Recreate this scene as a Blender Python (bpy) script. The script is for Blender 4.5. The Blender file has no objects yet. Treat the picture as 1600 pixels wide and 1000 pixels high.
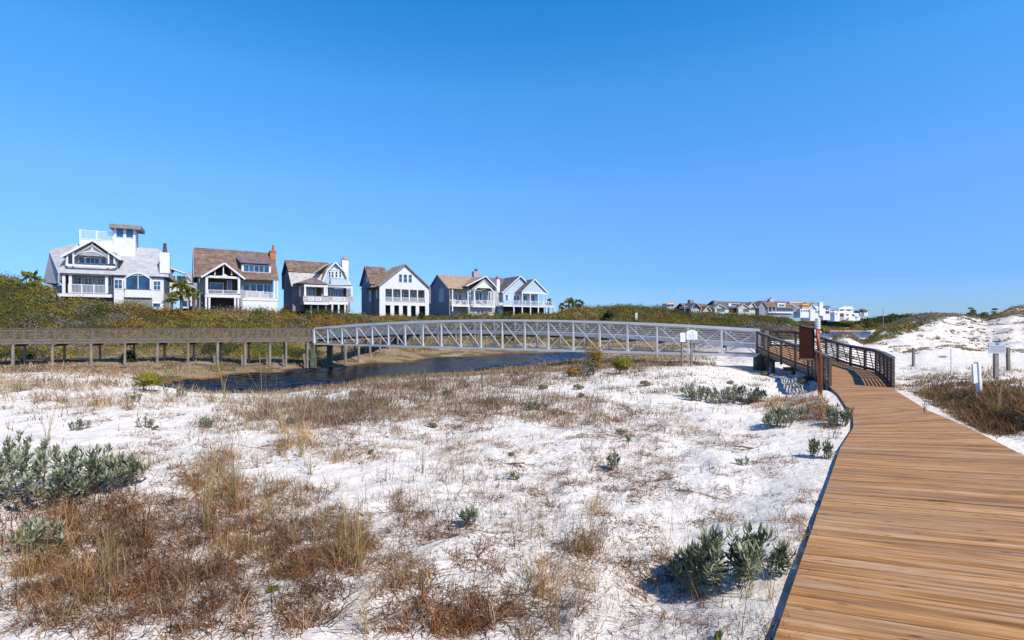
import bpy, math, random
import numpy as np
random.seed(7)
rng = np.random.default_rng(11)
C = bpy.context.scene.collection
EYE, F, HY = 4.5, 800.0, 509.0      # eye height above the creek, focal length and horizon row (for a 1600 px wide frame)

# ------------------------------------------------------------------ noise / terrain
def _h(ix, iy, s):
    n = (ix.astype(np.int64) * 374761393 + iy.astype(np.int64) * 668265263 + s * 1442695041) & 0x7fffffff
    n = ((n ^ (n >> 13)) * 1274126177) & 0x7fffffff
    return ((n ^ (n >> 16)) & 0xffff) / 65535.0
def vn(x, y, s=0):
    x = np.asarray(x, float); y = np.asarray(y, float)
    ix = np.floor(x); iy = np.floor(y); fx = x - ix; fy = y - iy
    fx = fx * fx * (3 - 2 * fx); fy = fy * fy * (3 - 2 * fy)
    a = _h(ix, iy, s); b = _h(ix + 1, iy, s); c = _h(ix, iy + 1, s); d = _h(ix + 1, iy + 1, s)
    return (a * (1 - fx) + b * fx) * (1 - fy) + (c * (1 - fx) + d * fx) * fy
def fbm(x, y, o=4, s=0):
    t = 0; a = .5; n = 0
    for i in range(o):
        t = t + a * vn(x, y, s + i); n += a; a *= .5; x = x * 2.03 + 7.1; y = y * 2.03 + 3.7
    return t / n
def ss(a, b, x):
    t = np.clip((x - a) / (b - a), 0, 1); return t * t * (3 - 2 * t)

TAIL = [(600, 6), (1500, 3), (4000, 1)]
COLS = {
 -500: [(0,2.05),(6,2.05),(12,2.1),(22,2.3),(28,2.0),(36,1.2),(44,.9),(50,1.2),(56,2.4),(62,4.6),(75,11),(90,11.5),(150,9)]+TAIL,
 0:    [(0,2.05),(6,2.05),(12,2.1),(20,2.3),(26,2.1),(34,1.2),(42,.8),(48,.9),(54,1.8),(60,4.3),(75,11.0),(85,11),(150,9)]+TAIL,
 60:   [(0,2.05),(6,2.05),(12,2.1),(20,2.3),(26,2.1),(34,1.1),(42,.8),(48,.9),(54,1.6),(60,4.2),(74,10.2),(85,10),(150,9)]+TAIL,
 100:  [(0,2.05),(6,2.05),(12,2.1),(20,2.3),(26,2.1),(34,1.0),(42,.8),(48,.9),(54,1.6),(60,3.9),(74,7.9),(85,8),(150,9)]+TAIL,
 200:  [(0,2.05),(6,2.05),(12,2.1),(20,2.2),(26,2.0),(33,.8),(42,.6),(49,.9),(56,1.6),(62,3.6),(74,6.9),(85,7.3),(150,8)]+TAIL,
 260:  [(0,2.0),(6,2.0),(14,2.05),(20,2.0),(26,1.3),(31,.45),(36,-.2),(41,.1),(43,.35),(48,.7),(56,1.5),(64,3.6),(78,6.4),(90,7.0),(150,8)]+TAIL,
 300:  [(0,2.0),(6,2.0),(14,2.05),(19,1.95),(23,1.45),(27,.85),(31,.3),(33,-.4),(41,-.3),(43.3,.05),(44,.35),(48,.6),(55,1.2),(64,3.4),(82,6.5),(95,7.2),(150,8)]+TAIL,
 400:  [(0,1.95),(6,1.95),(14,1.95),(19,1.75),(24,1.2),(29,.6),(32.5,.2),(34,-.4),(46,-.5),(49,.04),(49.7,.35),(54,.6),(62,1.4),(72,3.8),(88,6.6),(100,7.2),(150,8)]+TAIL,
 500:  [(0,1.95),(6,1.95),(14,1.95),(20,1.75),(26,1.2),(32,.55),(35.5,.2),(37,-.4),(52,-.5),(55.5,.04),(56.3,.35),(60,.6),(68,1.2),(80,3.6),(98,6.6),(112,7.4),(160,8)]+TAIL,
 600:  [(0,1.95),(6,1.95),(14,2.0),(22,1.9),(32,1.1),(40,.45),(43,.2),(45,-.3),(57,-.5),(62.5,.04),(63.3,.35),(67,.6),(80,1.5),(94,4.0),(110,6.1),(122,7.0),(170,8)]+TAIL,
 700:  [(0,1.95),(6,1.95),(14,2.0),(24,1.9),(34,1.15),(44,.4),(47.5,.2),(49,-.3),(66,-.5),(74,.04),(75,.35),(80,.6),(95,1.5),(110,4.4),(125,6.6),(138,7.2),(180,8)]+TAIL,
 800:  [(0,1.95),(6,1.95),(14,2.0),(26,1.95),(38,1.25),(50,.4),(53.5,.2),(55.5,-.3),(74,-.4),(83,.04),(84,.35),(90,.6),(102,1.6),(118,4.8),(133,6.8),(145,7.2),(190,9)]+TAIL,
 860:  [(0,1.95),(6,1.95),(14,2.0),(27,2.0),(42,1.25),(56,.4),(60,.2),(62,-.25),(78,-.3),(86,.04),(87,.35),(94,.6),(106,1.6),(122,4.8),(138,6.6),(150,7.2),(190,9)]+TAIL,
 900:  [(0,2.0),(6,2.0),(14,2.0),(28,2.0),(42,1.4),(62,.4),(66,.15),(69,-.2),(86,-.2),(91,.05),(92,.3),(98,.7),(110,2.0),(130,5.6),(152,9.1),(170,9.6),(220,9)]+TAIL,
 960:  [(0,2.0),(6,2.0),(14,2.0),(28,2.1),(42,1.6),(70,.6),(85,.3),(100,1.2),(120,3.4),(145,7.2),(166,10.2),(185,10.6),(240,9)]+TAIL,
 1040: [(0,2.0),(6,2.0),(14,2.0),(28,2.2),(42,1.7),(70,.9),(90,.9),(105,1.5),(130,3.8),(160,7.2),(186,10.2),(200,10.2),(260,9)]+TAIL,
 1075: [(0,2.0),(6,2.0),(14,2.0),(28,2.2),(42,1.8),(60,1.3),(90,1.3),(115,1.8),(150,4.6),(180,7.0),(202,8.6),(240,9),(280,9)]+TAIL,
 1130: [(0,2.05),(6,2.05),(14,2.0),(28,2.0),(38,1.6),(60,1.7),(70,2.6),(80,3.6),(90,3.0),(120,3.0),(160,5.2),(205,7.9),(240,8.6),(300,8)]+TAIL,
 1180: [(0,2.05),(6,2.05),(14,2.0),(24,1.8),(34,1.6),(45,2.2),(60,2.6),(72,4.0),(80,4.9),(90,4.0),(120,3.6),(160,5.0),(215,7.8),(260,8.6),(330,9)]+TAIL,
 1230: [(0,2.1),(6,2.1),(14,2.0),(24,1.7),(34,1.7),(42,2.6),(60,3.0),(75,4.0),(82,4.5),(92,3.4),(130,3.2),(180,5.0),(262,7.2),(300,8.2),(360,9)]+TAIL,
 1262: [(0,2.1),(6,2.1),(14,2.0),(22,1.8),(32,2.0),(42,3.0),(52,2.8),(75,2.4),(90,1.8),(150,1.0),(185,.2),(200,-.3),(300,-.3),(360,.3),(430,8.0),(480,9.5)]+TAIL,
 1290: [(0,2.15),(6,2.1),(14,2.1),(22,2.0),(30,2.1),(42,2.9),(50,2.9),(60,2.4),(100,1.2),(180,.3),(195,-.4),(425,-.4),(432,.1),(445,2.2),(458,8),(480,10)]+TAIL,
 1320: [(0,2.15),(6,2.1),(14,2.1),(22,2.1),(30,2.1),(42,3.4),(50,3.75),(60,3.0),(100,1.2),(180,.3),(195,-.4),(425,-.4),(432,.1),(445,2.0),(460,7),(480,9)]+TAIL,
 1350: [(0,2.2),(6,2.15),(14,2.15),(22,2.1),(30,2.1),(42,2.9),(50,2.95),(60,2.4),(100,1.2),(180,.3),(195,-.4),(425,-.4),(432,.1),(445,2.0),(460,6),(500,9)]+TAIL,
 1385: [(0,2.2),(6,2.2),(14,2.2),(22,2.15),(30,2.1),(38,2.5),(46,3.9),(55,4.6),(65,4),(120,2),(420,1),(460,6),(500,9)]+TAIL,
 1415: [(0,2.2),(6,2.2),(14,2.2),(22,2.15),(30,2.1),(38,2.6),(46,4.2),(55,5.2),(70,4.6),(120,3),(420,1),(460,6),(500,9)]+TAIL,
 1450: [(0,2.2),(6,2.25),(14,2.3),(22,2.3),(30,2.2),(38,2.8),(48,4.8),(56,5.8),(70,4.8),(120,3),(420,1),(460,6),(500,9)]+TAIL,
 1500: [(0,2.2),(6,2.25),(14,2.45),(20,2.5),(30,2.25),(38,2.9),(48,4.6),(57,5.5),(70,4.6),(120,3),(420,1),(460,6),(500,9)]+TAIL,
 1540: [(0,2.2),(6,2.25),(14,2.5),(20,2.55),(30,2.3),(40,3.0),(50,4.6),(58,5.2),(70,4.4),(120,3),(420,1),(460,6),(500,9)]+TAIL,
 1590: [(0,2.2),(6,2.25),(14,2.5),(20,2.6),(30,2.4),(40,3.4),(50,5.2),(60,6.6),(72,6),(120,3),(420,1),(460,6),(500,9)]+TAIL,
 1680: [(0,2.2),(6,2.25),(14,2.5),(20,2.6),(30,2.6),(40,4.2),(50,6.4),(60,7.8),(75,7),(120,4),(420,2),(460,6),(500,9)]+TAIL,
 2200: [(0,2.2),(6,2.25),(14,2.5),(20,2.6),(30,2.8),(40,4.4),(52,6.6),(66,7.8),(90,6),(160,4),(420,3),(460,6),(500,9)]+TAIL,
}
CU = np.array(sorted(COLS))
CA = [([p[0] for p in COLS[k]], [p[1] for p in COLS[k]]) for k in CU]
def Hs(X, Y):
    X = np.asarray(X, float); Y = np.asarray(Y, float)
    Yc = np.maximum(Y, 1.0)
    u = np.clip(X / Yc * F + 800, CU[0], CU[-1] - .01)
    near = ss(1.0, 5.0, Y)                       # close to the camera everything is flat sand
    i = np.clip(np.searchsorted(CU, u, side='right') - 1, 0, len(CU) - 2)
    t = (u - CU[i]) / (CU[i + 1] - CU[i]); t = t * t * (3 - 2 * t)
    ii = i.ravel(); yy = Yc.ravel(); z = np.empty(ii.size)
    for j in np.unique(ii):
        q = ii == j; y_ = yy[q]; tq = t.ravel()[q]; A = CA[j]; B = CA[j + 1]
        z[q] = np.interp(y_, A[0], A[1]) * (1 - tq) + np.interp(y_, B[0], B[1]) * tq
    return z.reshape(Y.shape) * near + 2.05 * (1 - near)
DECKN = [(-3.2,-3.2),(1.846,3.585),(5.91,9.2),(7.39,11.07),(8.26,12.39),(9.13,13.97),(10.49,16.45),(11.6,18.7)]     # left edge of the near deck
DECKR = [(-0.9,-4.6),(4.6,2.6),(8.67,8.67),(9.97,11.3),(10.86,13.43),(11.45,14.5),(12.8,17.0),(13.6,18.3)]          # right edge
RAMPL = [(11.6,18.7,2.3),(13.4,22.4,2.3),(15.15,26.0,2.3),(15.45,28.0,2.42),(15.6,30.5,2.72),(15.75,32.9,3.08)]
RAMPR = [(13.6,18.3,2.3),(15.5,21.3,2.3),(17.3,24.4,2.3),(17.95,27.5,2.42),(18.6,30.6,2.72),(18.5,33.4,3.08)]
MID = np.array([((a[0]+b[0])/2, (a[1]+b[1])/2) for a, b in list(zip(DECKN, DECKR)) + list(zip([p[:2] for p in RAMPL[1:3]], [p[:2] for p in RAMPR[1:3]]))])
def deckdist(X, Y):
    d = np.full(np.shape(X), 1e9)
    for a, b in zip(MID[:-1], MID[1:]):
        ab = b - a; t = np.clip(((X - a[0]) * ab[0] + (Y - a[1]) * ab[1]) / (ab @ ab), 0, 1)
        d = np.minimum(d, np.hypot(X - a[0] - t * ab[0], Y - a[1] - t * ab[1]))
    return d
GX0, GY0, GS = -46.0, 1.0, .09
GRID = None
def H(X, Y):
    global GRID
    X = np.asarray(X, float); Y = np.asarray(Y, float)
    if X.size < 3000 and X.size and X.min() > -45.5 and X.max() < 39 and Y.min() > 1.1 and Y.max() < 45:
        if GRID is None: GRID = Hfull(*np.meshgrid(np.arange(GX0, 40, GS), np.arange(GY0, 46, GS)))
        a = (X - GX0) / GS; b = (Y - GY0) / GS; i = a.astype(int); j = b.astype(int); fa = a - i; fb = b - j
        return (GRID[j, i] * (1 - fa) + GRID[j, i + 1] * fa) * (1 - fb) + (GRID[j + 1, i] * (1 - fa) + GRID[j + 1, i + 1] * fa) * fb
    return Hfull(X, Y)
def Hfull(X, Y):
    z = Hs(X, Y)
    R = np.hypot(X, Y)
    nearf = 1 - ss(26, 45, R)
    z = z + nearf * ((fbm(X * .35, Y * .35, 3, 5) - .5) * .30 + (fbm(X * 1.3, Y * 1.3, 3, 9) - .5) * .17 + (fbm(X * 5, Y * 5, 2, 19) - .5) * .035)
    dune = ss(30, 42, Y) * ss(.55, .7, X / np.maximum(Y, 1)) * (1 - ss(90, 120, R))
    dune = dune * (.15 + .85 * ss(.70, .80, X / np.maximum(Y, 1)))
    z = z + dune * ((fbm(X * .22, Y * .22, 4, 21) - .5) * 1.0 + (fbm(X * .9, Y * .9, 3, 22) - .5) * .5)
    hill = ss(2.0, 4.5, z) * ss(52, 64, Y) * (1 - dune)
    z = z + hill * ((fbm(X * .1, Y * .1, 3, 31) - .5) * 1.6 + (fbm(X * .5, Y * .5, 2, 33) - .5) * .7)
    bank = ss(.1, .6, z) * (1 - ss(2, 4, z)) * ss(34, 42, Y)
    z = z + bank * (fbm(X * .4, Y * .4, 3, 41) - .5) * .35
    dd = deckdist(X, Y)
    lim = 1.98 + .1 * (fbm(X * 1.1, Y * 1.1, 2, 77) - .5)
    z = np.where(dd < 2.2, np.minimum(z, lim + .35 * ss(1.15, 2.2, dd)), z)
    k = (1 - ss(1.2, 2.6, dd)) * (1 - ss(17, 21, Y))                # sand is level with the edge of the near deck
    z = z * (1 - k) + (2.235 + .02 * (fbm(X * 1.3, Y * 1.3, 2, 79) - .5)) * k
    return z
def Hf(x, y): return float(H(np.array([x]), np.array([y]))[0])
def ground_at(px, py):
    """the ground point seen at a place of the photograph (near field)"""
    px = np.atleast_1d(np.asarray(px, float)); py = np.atleast_1d(np.asarray(py, float))
    k = (px - 800) / F; s = (py - HY) / F
    Y = 2.45 / s
    for _ in range(14):
        z = H(k * Y, Y); Y = .5 * Y + .5 * (EYE - z) / s
    return k * Y, Y, H(k * Y, Y)
def at(px, py, Y): return ((px - 800) / F * Y, Y, EYE - (py - HY) * Y / F)

# ------------------------------------------------------------------ mesh helpers
class MB:
    def __init__(s): s.v = []; s.f = []
    def add(s, vs, fs):
        o = len(s.v); s.v += [tuple(map(float, p)) for p in vs]; s.f += [tuple(i + o for i in f) for f in fs]; return s
    def hexa(s, b, t):
        return s.add(list(b) + list(t), [(3,2,1,0),(4,5,6,7),(0,1,5,4),(1,2,6,5),(2,3,7,6),(3,0,4,7)])
    def box(s, x0, x1, y0, y1, z0, z1):
        x0, x1 = sorted((x0, x1)); y0, y1 = sorted((y0, y1)); z0, z1 = sorted((z0, z1))
        return s.hexa([(x0,y0,z0),(x1,y0,z0),(x1,y1,z0),(x0,y1,z0)], [(x0,y0,z1),(x1,y0,z1),(x1,y1,z1),(x0,y1,z1)])
    def beam(s, a, b, w, h, up=(0,0,1)):
        a = np.array(a, float); b = np.array(b, float); d = b - a; d /= np.linalg.norm(d) + 1e-9
        up = np.array(up, float)
        if abs(d @ up) > .99: up = np.array((0, 1, 0.))
        r = np.cross(d, up); r /= np.linalg.norm(r); q = np.cross(r, d)
        r = r * w / 2; q = q * h / 2
        return s.hexa([a-r-q, a+r-q, a+r+q, a-r+q], [b-r-q, b+r-q, b+r+q, b-r+q])
    def slab(s, q, t):
        q = [np.array(p, float) for p in q]
        n = np.cross(q[1] - q[0], q[-1] - q[0]); n /= np.linalg.norm(n) + 1e-9
        if n[2] < 0: n = -n
        k = len(q); lo = [p - n * t for p in q]
        return s.add(q + lo, [tuple(range(k)), tuple(range(2*k-1, k-1, -1))] + [(i, i + k, (i+1) % k + k, (i+1) % k) for i in range(k)])
    def prism(s, poly, d):                      # poly of 3D points pushed along d
        k = len(poly); p2 = [tuple(np.array(p, float) + np.array(d, float)) for p in poly]
        return s.add(list(poly) + p2, [tuple(range(k-1, -1, -1)), tuple(range(k, 2*k))] + [(i, (i+1) % k, (i+1) % k + k, i + k) for i in range(k)])
    def tube(s, pts, rad, n=6):
        pts = [np.array(p, float) for p in pts]; R = rad if hasattr(rad, '__len__') else [rad] * len(pts)
        vs = []; fs = []
        for i, p in enumerate(pts):
            d = pts[min(i+1, len(pts)-1)] - pts[max(i-1, 0)]; d /= np.linalg.norm(d) + 1e-9
            r = np.cross(d, (0, 0, 1.)); 
            if np.linalg.norm(r) < .05: r = np.cross(d, (0, 1., 0))
            r /= np.linalg.norm(r); q = np.cross(d, r)
            for j in range(n):
                a = 2 * math.pi * j / n; vs.append(p + (r * math.cos(a) + q * math.sin(a)) * R[i])
        for i in range(len(pts) - 1):
            for j in range(n): fs.append((i*n+j, i*n+(j+1) % n, (i+1)*n+(j+1) % n, (i+1)*n+j))
        fs.append(tuple(range(n-1, -1, -1))); fs.append(tuple(range((len(pts)-1)*n, len(pts)*n)))
        return s.add(vs, fs)
    def build(s, name, m, parent=None, smooth=False):
        me = bpy.data.meshes.new(name); me.from_pydata(s.v, [], s.f); me.update()
        me.materials.append(m)
        if smooth: me.polygons.foreach_set('use_smooth', [True] * len(me.polygons))
        o = bpy.data.objects.new(name, me); C.objects.link(o)
        if parent is not None: o.parent = parent
        return o
def fast_mesh(name, V, Fc, m, col=None, smooth=False, parent=None):
    """V (n,3), Fc (k,3 or 4) arrays; col per vertex (n,3)"""
    me = bpy.data.meshes.new(name); n = len(V); k, c = Fc.shape
    me.vertices.add(n); me.vertices.foreach_set('co', np.ascontiguousarray(V, dtype=np.float32).ravel())
    me.loops.add(k * c); me.loops.foreach_set('vertex_index', np.ascontiguousarray(Fc, dtype=np.int32).ravel())
    me.polygons.add(k); me.polygons.foreach_set('loop_start', np.arange(k, dtype=np.int32) * c)
    me.polygons.foreach_set('loop_total', np.full(k, c, dtype=np.int32))
    me.update(calc_edges=True)
    if col is not None:
        a = me.attributes.new('col', 'FLOAT_COLOR', 'POINT')
        cc = np.ones((n, 4), dtype=np.float32); cc[:, :3] = col; a.data.foreach_set('color', cc.ravel())
    me.polygons.foreach_set('use_smooth', np.full(k, smooth, dtype=bool))
    me.materials.append(m)
    o = bpy.data.objects.new(name, me); C.objects.link(o)
    if parent is not None: o.parent = parent
    return o
def tag(o, label=None, cat=None, group=None, kind=None):
    if label: o['label'] = label
    if cat: o['category'] = cat
    if group: o['group'] = group
    if kind: o['kind'] = kind
    return o
def empty(name, loc, rz=0, label=None, cat=None, group=None):
    o = bpy.data.objects.new(name, None); C.objects.link(o); o.location = loc; o.rotation_euler = (0, 0, rz); o.empty_display_size = .3
    return tag(o, label, cat, group)

# ------------------------------------------------------------------ materials
def newmat(name):
    m = bpy.data.materials.new(name); m.use_nodes = True
    nt = m.node_tree; return m, nt, nt.nodes['Principled BSDF']
def N(nt, t, **k):
    n = nt.nodes.new(t)
    for a, b in k.items():
        if a.startswith('i_'): n.inputs[a[2:].replace('_', ' ')].default_value = b
        else: setattr(n, a, b)
    return n
def ramp(nt, stops, src):
    r = nt.nodes.new('ShaderNodeValToRGB'); e = r.color_ramp.elements
    while len(e) < len(stops): e.new(.5)
    for i, (p, c) in enumerate(stops): e[i].position = p; e[i].color = (*c, 1) if len(c) == 3 else c
    nt.links.new(src, r.inputs[0]); return r
def pm(name, c1, c2=None, scale=3.0, rough=.7, bump=0, stretch=(1,1,1), metal=0, spec=.35, lines=None):
    """base colour that wanders between two real colours; lines=(axis, spacing, depth) adds courses of boards or shingles"""
    m, nt, b = newmat(name); L = nt.links
    b.inputs['Roughness'].default_value = rough; b.inputs['Metallic'].default_value = metal
    b.inputs['Specular IOR Level'].default_value = spec
    tc = N(nt, 'ShaderNodeTexCoord'); mp = N(nt, 'ShaderNodeMapping'); mp.inputs['Scale'].default_value = stretch
    L.new(tc.outputs['Object'], mp.inputs['Vector'])
    no = N(nt, 'ShaderNodeTexNoise', i_Scale=scale, i_Detail=6.0, i_Roughness=.65); L.new(mp.outputs[0], no.inputs['Vector'])
    r = ramp(nt, [(.32, c1), (.68, c2 or c1)], no.outputs['Fac']); out = r.outputs[0]
    hgt = no.outputs['Fac']
    if lines:
        sep = N(nt, 'ShaderNodeSeparateXYZ'); L.new(tc.outputs['Object'], sep.inputs[0])
        d = N(nt, 'ShaderNodeMath', operation='DIVIDE'); d.inputs[1].default_value = lines[1]; L.new(sep.outputs['XYZ'.index(lines[0])], d.inputs[0])
        fr = N(nt, 'ShaderNodeMath', operation='FRACT'); L.new(d.outputs[0], fr.inputs[0])
        fl = N(nt, 'ShaderNodeMath', operation='FLOOR'); L.new(d.outputs[0], fl.inputs[0])
        wn = N(nt, 'ShaderNodeTexWhiteNoise', noise_dimensions='2D')
        cm = N(nt, 'ShaderNodeCombineXYZ'); L.new(fl.outputs[0], cm.inputs[1])
        sx = N(nt, 'ShaderNodeMath', operation='MULTIPLY'); sx.inputs[1].default_value = 2.2
        L.new(sep.outputs[0 if lines[0] != 'X' else 1], sx.inputs[0]); fx = N(nt, 'ShaderNodeMath', operation='FLOOR'); L.new(sx.outputs[0], fx.inputs[0]); L.new(fx.outputs[0], cm.inputs[0])
        L.new(cm.outputs[0], wn.inputs['Vector'])
        mx = N(nt, 'ShaderNodeMixRGB', blend_type='MULTIPLY'); mx.inputs[0].default_value = lines[2]
        gr = ramp(nt, [(0, (.45,.45,.45)), (1, (1.15,1.15,1.15))], wn.outputs['Value']); L.new(out, mx.inputs[1]); L.new(gr.outputs[0], mx.inputs[2]); out = mx.outputs[0]
        hgt = fr.outputs[0]
    L.new(out, b.inputs['Base Color'])
    if bump or lines:
        bp = N(nt, 'ShaderNodeBump'); bp.inputs['Strength'].default_value = bump or .5; bp.inputs['Distance'].default_value = .02
        L.new(hgt, bp.inputs['Height']); L.new(bp.outputs[0], b.inputs['Normal'])
    return m
def attrmat(name, rough=.8, trans=0., spec=.2, vary=.25, scale=30):
    m, nt, b = newmat(name); L = nt.links
    a = N(nt, 'ShaderNodeAttribute', attribute_name='col')
    no = N(nt, 'ShaderNodeTexNoise', i_Scale=scale, i_Detail=3.0); tc = N(nt, 'ShaderNodeTexCoord'); L.new(tc.outputs['Object'], no.inputs['Vector'])
    r = ramp(nt, [(.3, (1-vary,)*3), (.7, (1+vary,)*3)], no.outputs['Fac'])
    mx = N(nt, 'ShaderNodeMixRGB', blend_type='MULTIPLY'); mx.inputs[0].default_value = 1; L.new(a.outputs['Color'], mx.inputs[1]); L.new(r.outputs[0], mx.inputs[2])
    L.new(mx.outputs[0], b.inputs['Base Color']); b.inputs['Roughness'].default_value = rough; b.inputs['Specular IOR Level'].default_value = spec
    if trans:
        t = N(nt, 'ShaderNodeBsdfTranslucent'); L.new(mx.outputs[0], t.inputs[0]); s = N(nt, 'ShaderNodeMixShader'); s.inputs[0].default_value = trans
        L.new(b.outputs[0], s.inputs[1]); L.new(t.outputs[0], s.inputs[2]); L.new(s.outputs[0], nt.nodes['Material Output'].inputs[0])
    return m
M = {}
def ground_mat():
    m, nt, b = newmat('sand_and_soil'); L = nt.links
    a = N(nt, 'ShaderNodeAttribute', attribute_name='col'); tc = N(nt, 'ShaderNodeTexCoord')
    n1 = N(nt, 'ShaderNodeTexNoise', i_Scale=1.7, i_Detail=8.0, i_Roughness=.7); L.new(tc.outputs['Object'], n1.inputs['Vector'])
    r1 = ramp(nt, [(.25, (.80,.77,.74)), (.6, (1.03,1.02,1.01))], n1.outputs['Fac'])
    mx = N(nt, 'ShaderNodeMixRGB', blend_type='MULTIPLY'); mx.inputs[0].default_value = 1; L.new(a.outputs['Color'], mx.inputs[1]); L.new(r1.outputs[0], mx.inputs[2])
    # specks of plant litter scattered on the sand
    n2 = N(nt, 'ShaderNodeTexVoronoi', i_Scale=26.0, i_Randomness=1.0); L.new(tc.outputs['Object'], n2.inputs['Vector'])
    n3 = N(nt, 'ShaderNodeTexNoise', i_Scale=2.3, i_Detail=4.0); L.new(tc.outputs['Object'], n3.inputs['Vector'])
    s1 = N(nt, 'ShaderNodeMath', operation='LESS_THAN'); s1.inputs[1].default_value = .11; L.new(n2.outputs['Distance'], s1.inputs[0])
    s2 = N(nt, 'ShaderNodeMath', operation='GREATER_THAN'); s2.inputs[1].default_value = .5; L.new(n3.outputs['Fac'], s2.inputs[0])
    s3 = N(nt, 'ShaderNodeMath', operation='MULTIPLY'); L.new(s1.outputs[0], s3.inputs[0]); L.new(s2.outputs[0], s3.inputs[1])
    m2 = N(nt, 'ShaderNodeMixRGB'); m2.inputs[2].default_value = (.26,.18,.12,1); L.new(s3.outputs[0], m2.inputs[0]); L.new(mx.outputs[0], m2.inputs[1])
    L.new(m2.outputs[0], b.inputs['Base Color']); b.inputs['Roughness'].default_value = .95; b.inputs['Specular IOR Level'].default_value = .1
    n4 = N(nt, 'ShaderNodeTexNoise', i_Scale=9.0, i_Detail=5.0, i_Roughness=.6); L.new(tc.outputs['Object'], n4.inputs['Vector'])
    v4 = N(nt, 'ShaderNodeTexVoronoi', feature='SMOOTH_F1', i_Scale=4.2); L.new(tc.outputs['Object'], v4.inputs['Vector'])
    ad = N(nt, 'ShaderNodeMath', operation='MULTIPLY_ADD'); ad.inputs[1].default_value = .9; L.new(v4.outputs['Distance'], ad.inputs[0]); L.new(n4.outputs['Fac'], ad.inputs[2])
    bp = N(nt, 'ShaderNodeBump'); bp.inputs['Strength'].default_value = .8; bp.inputs['Distance'].default_value = .05
    L.new(ad.outputs[0], bp.inputs['Height']); L.new(bp.outputs[0], b.inputs['Normal'])
    return m
def water_mat(name, base, scale, strength, spec):
    m, nt, b = newmat(name); L = nt.links
    b.inputs['Base Color'].default_value = (*base, 1); b.inputs['Roughness'].default_value = .09; b.inputs['IOR'].default_value = 1.33
    b.inputs['Specular IOR Level'].default_value = spec
    tc = N(nt, 'ShaderNodeTexCoord'); mp = N(nt, 'ShaderNodeMapping'); mp.inputs['Scale'].default_value = (1, 2.2, 1); L.new(tc.outputs['Object'], mp.inputs['Vector'])
    n = N(nt, 'ShaderNodeTexNoise', i_Scale=scale, i_Detail=5.0, i_Roughness=.6); L.new(mp.outputs[0], n.inputs['Vector'])
    bp = N(nt, 'ShaderNodeBump'); bp.inputs['Strength'].default_value = strength; bp.inputs['Distance'].default_value = .25
    L.new(n.outputs['Fac'], bp.inputs['Height']); L.new(bp.outputs[0], b.inputs['Normal'])
    return m
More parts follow.
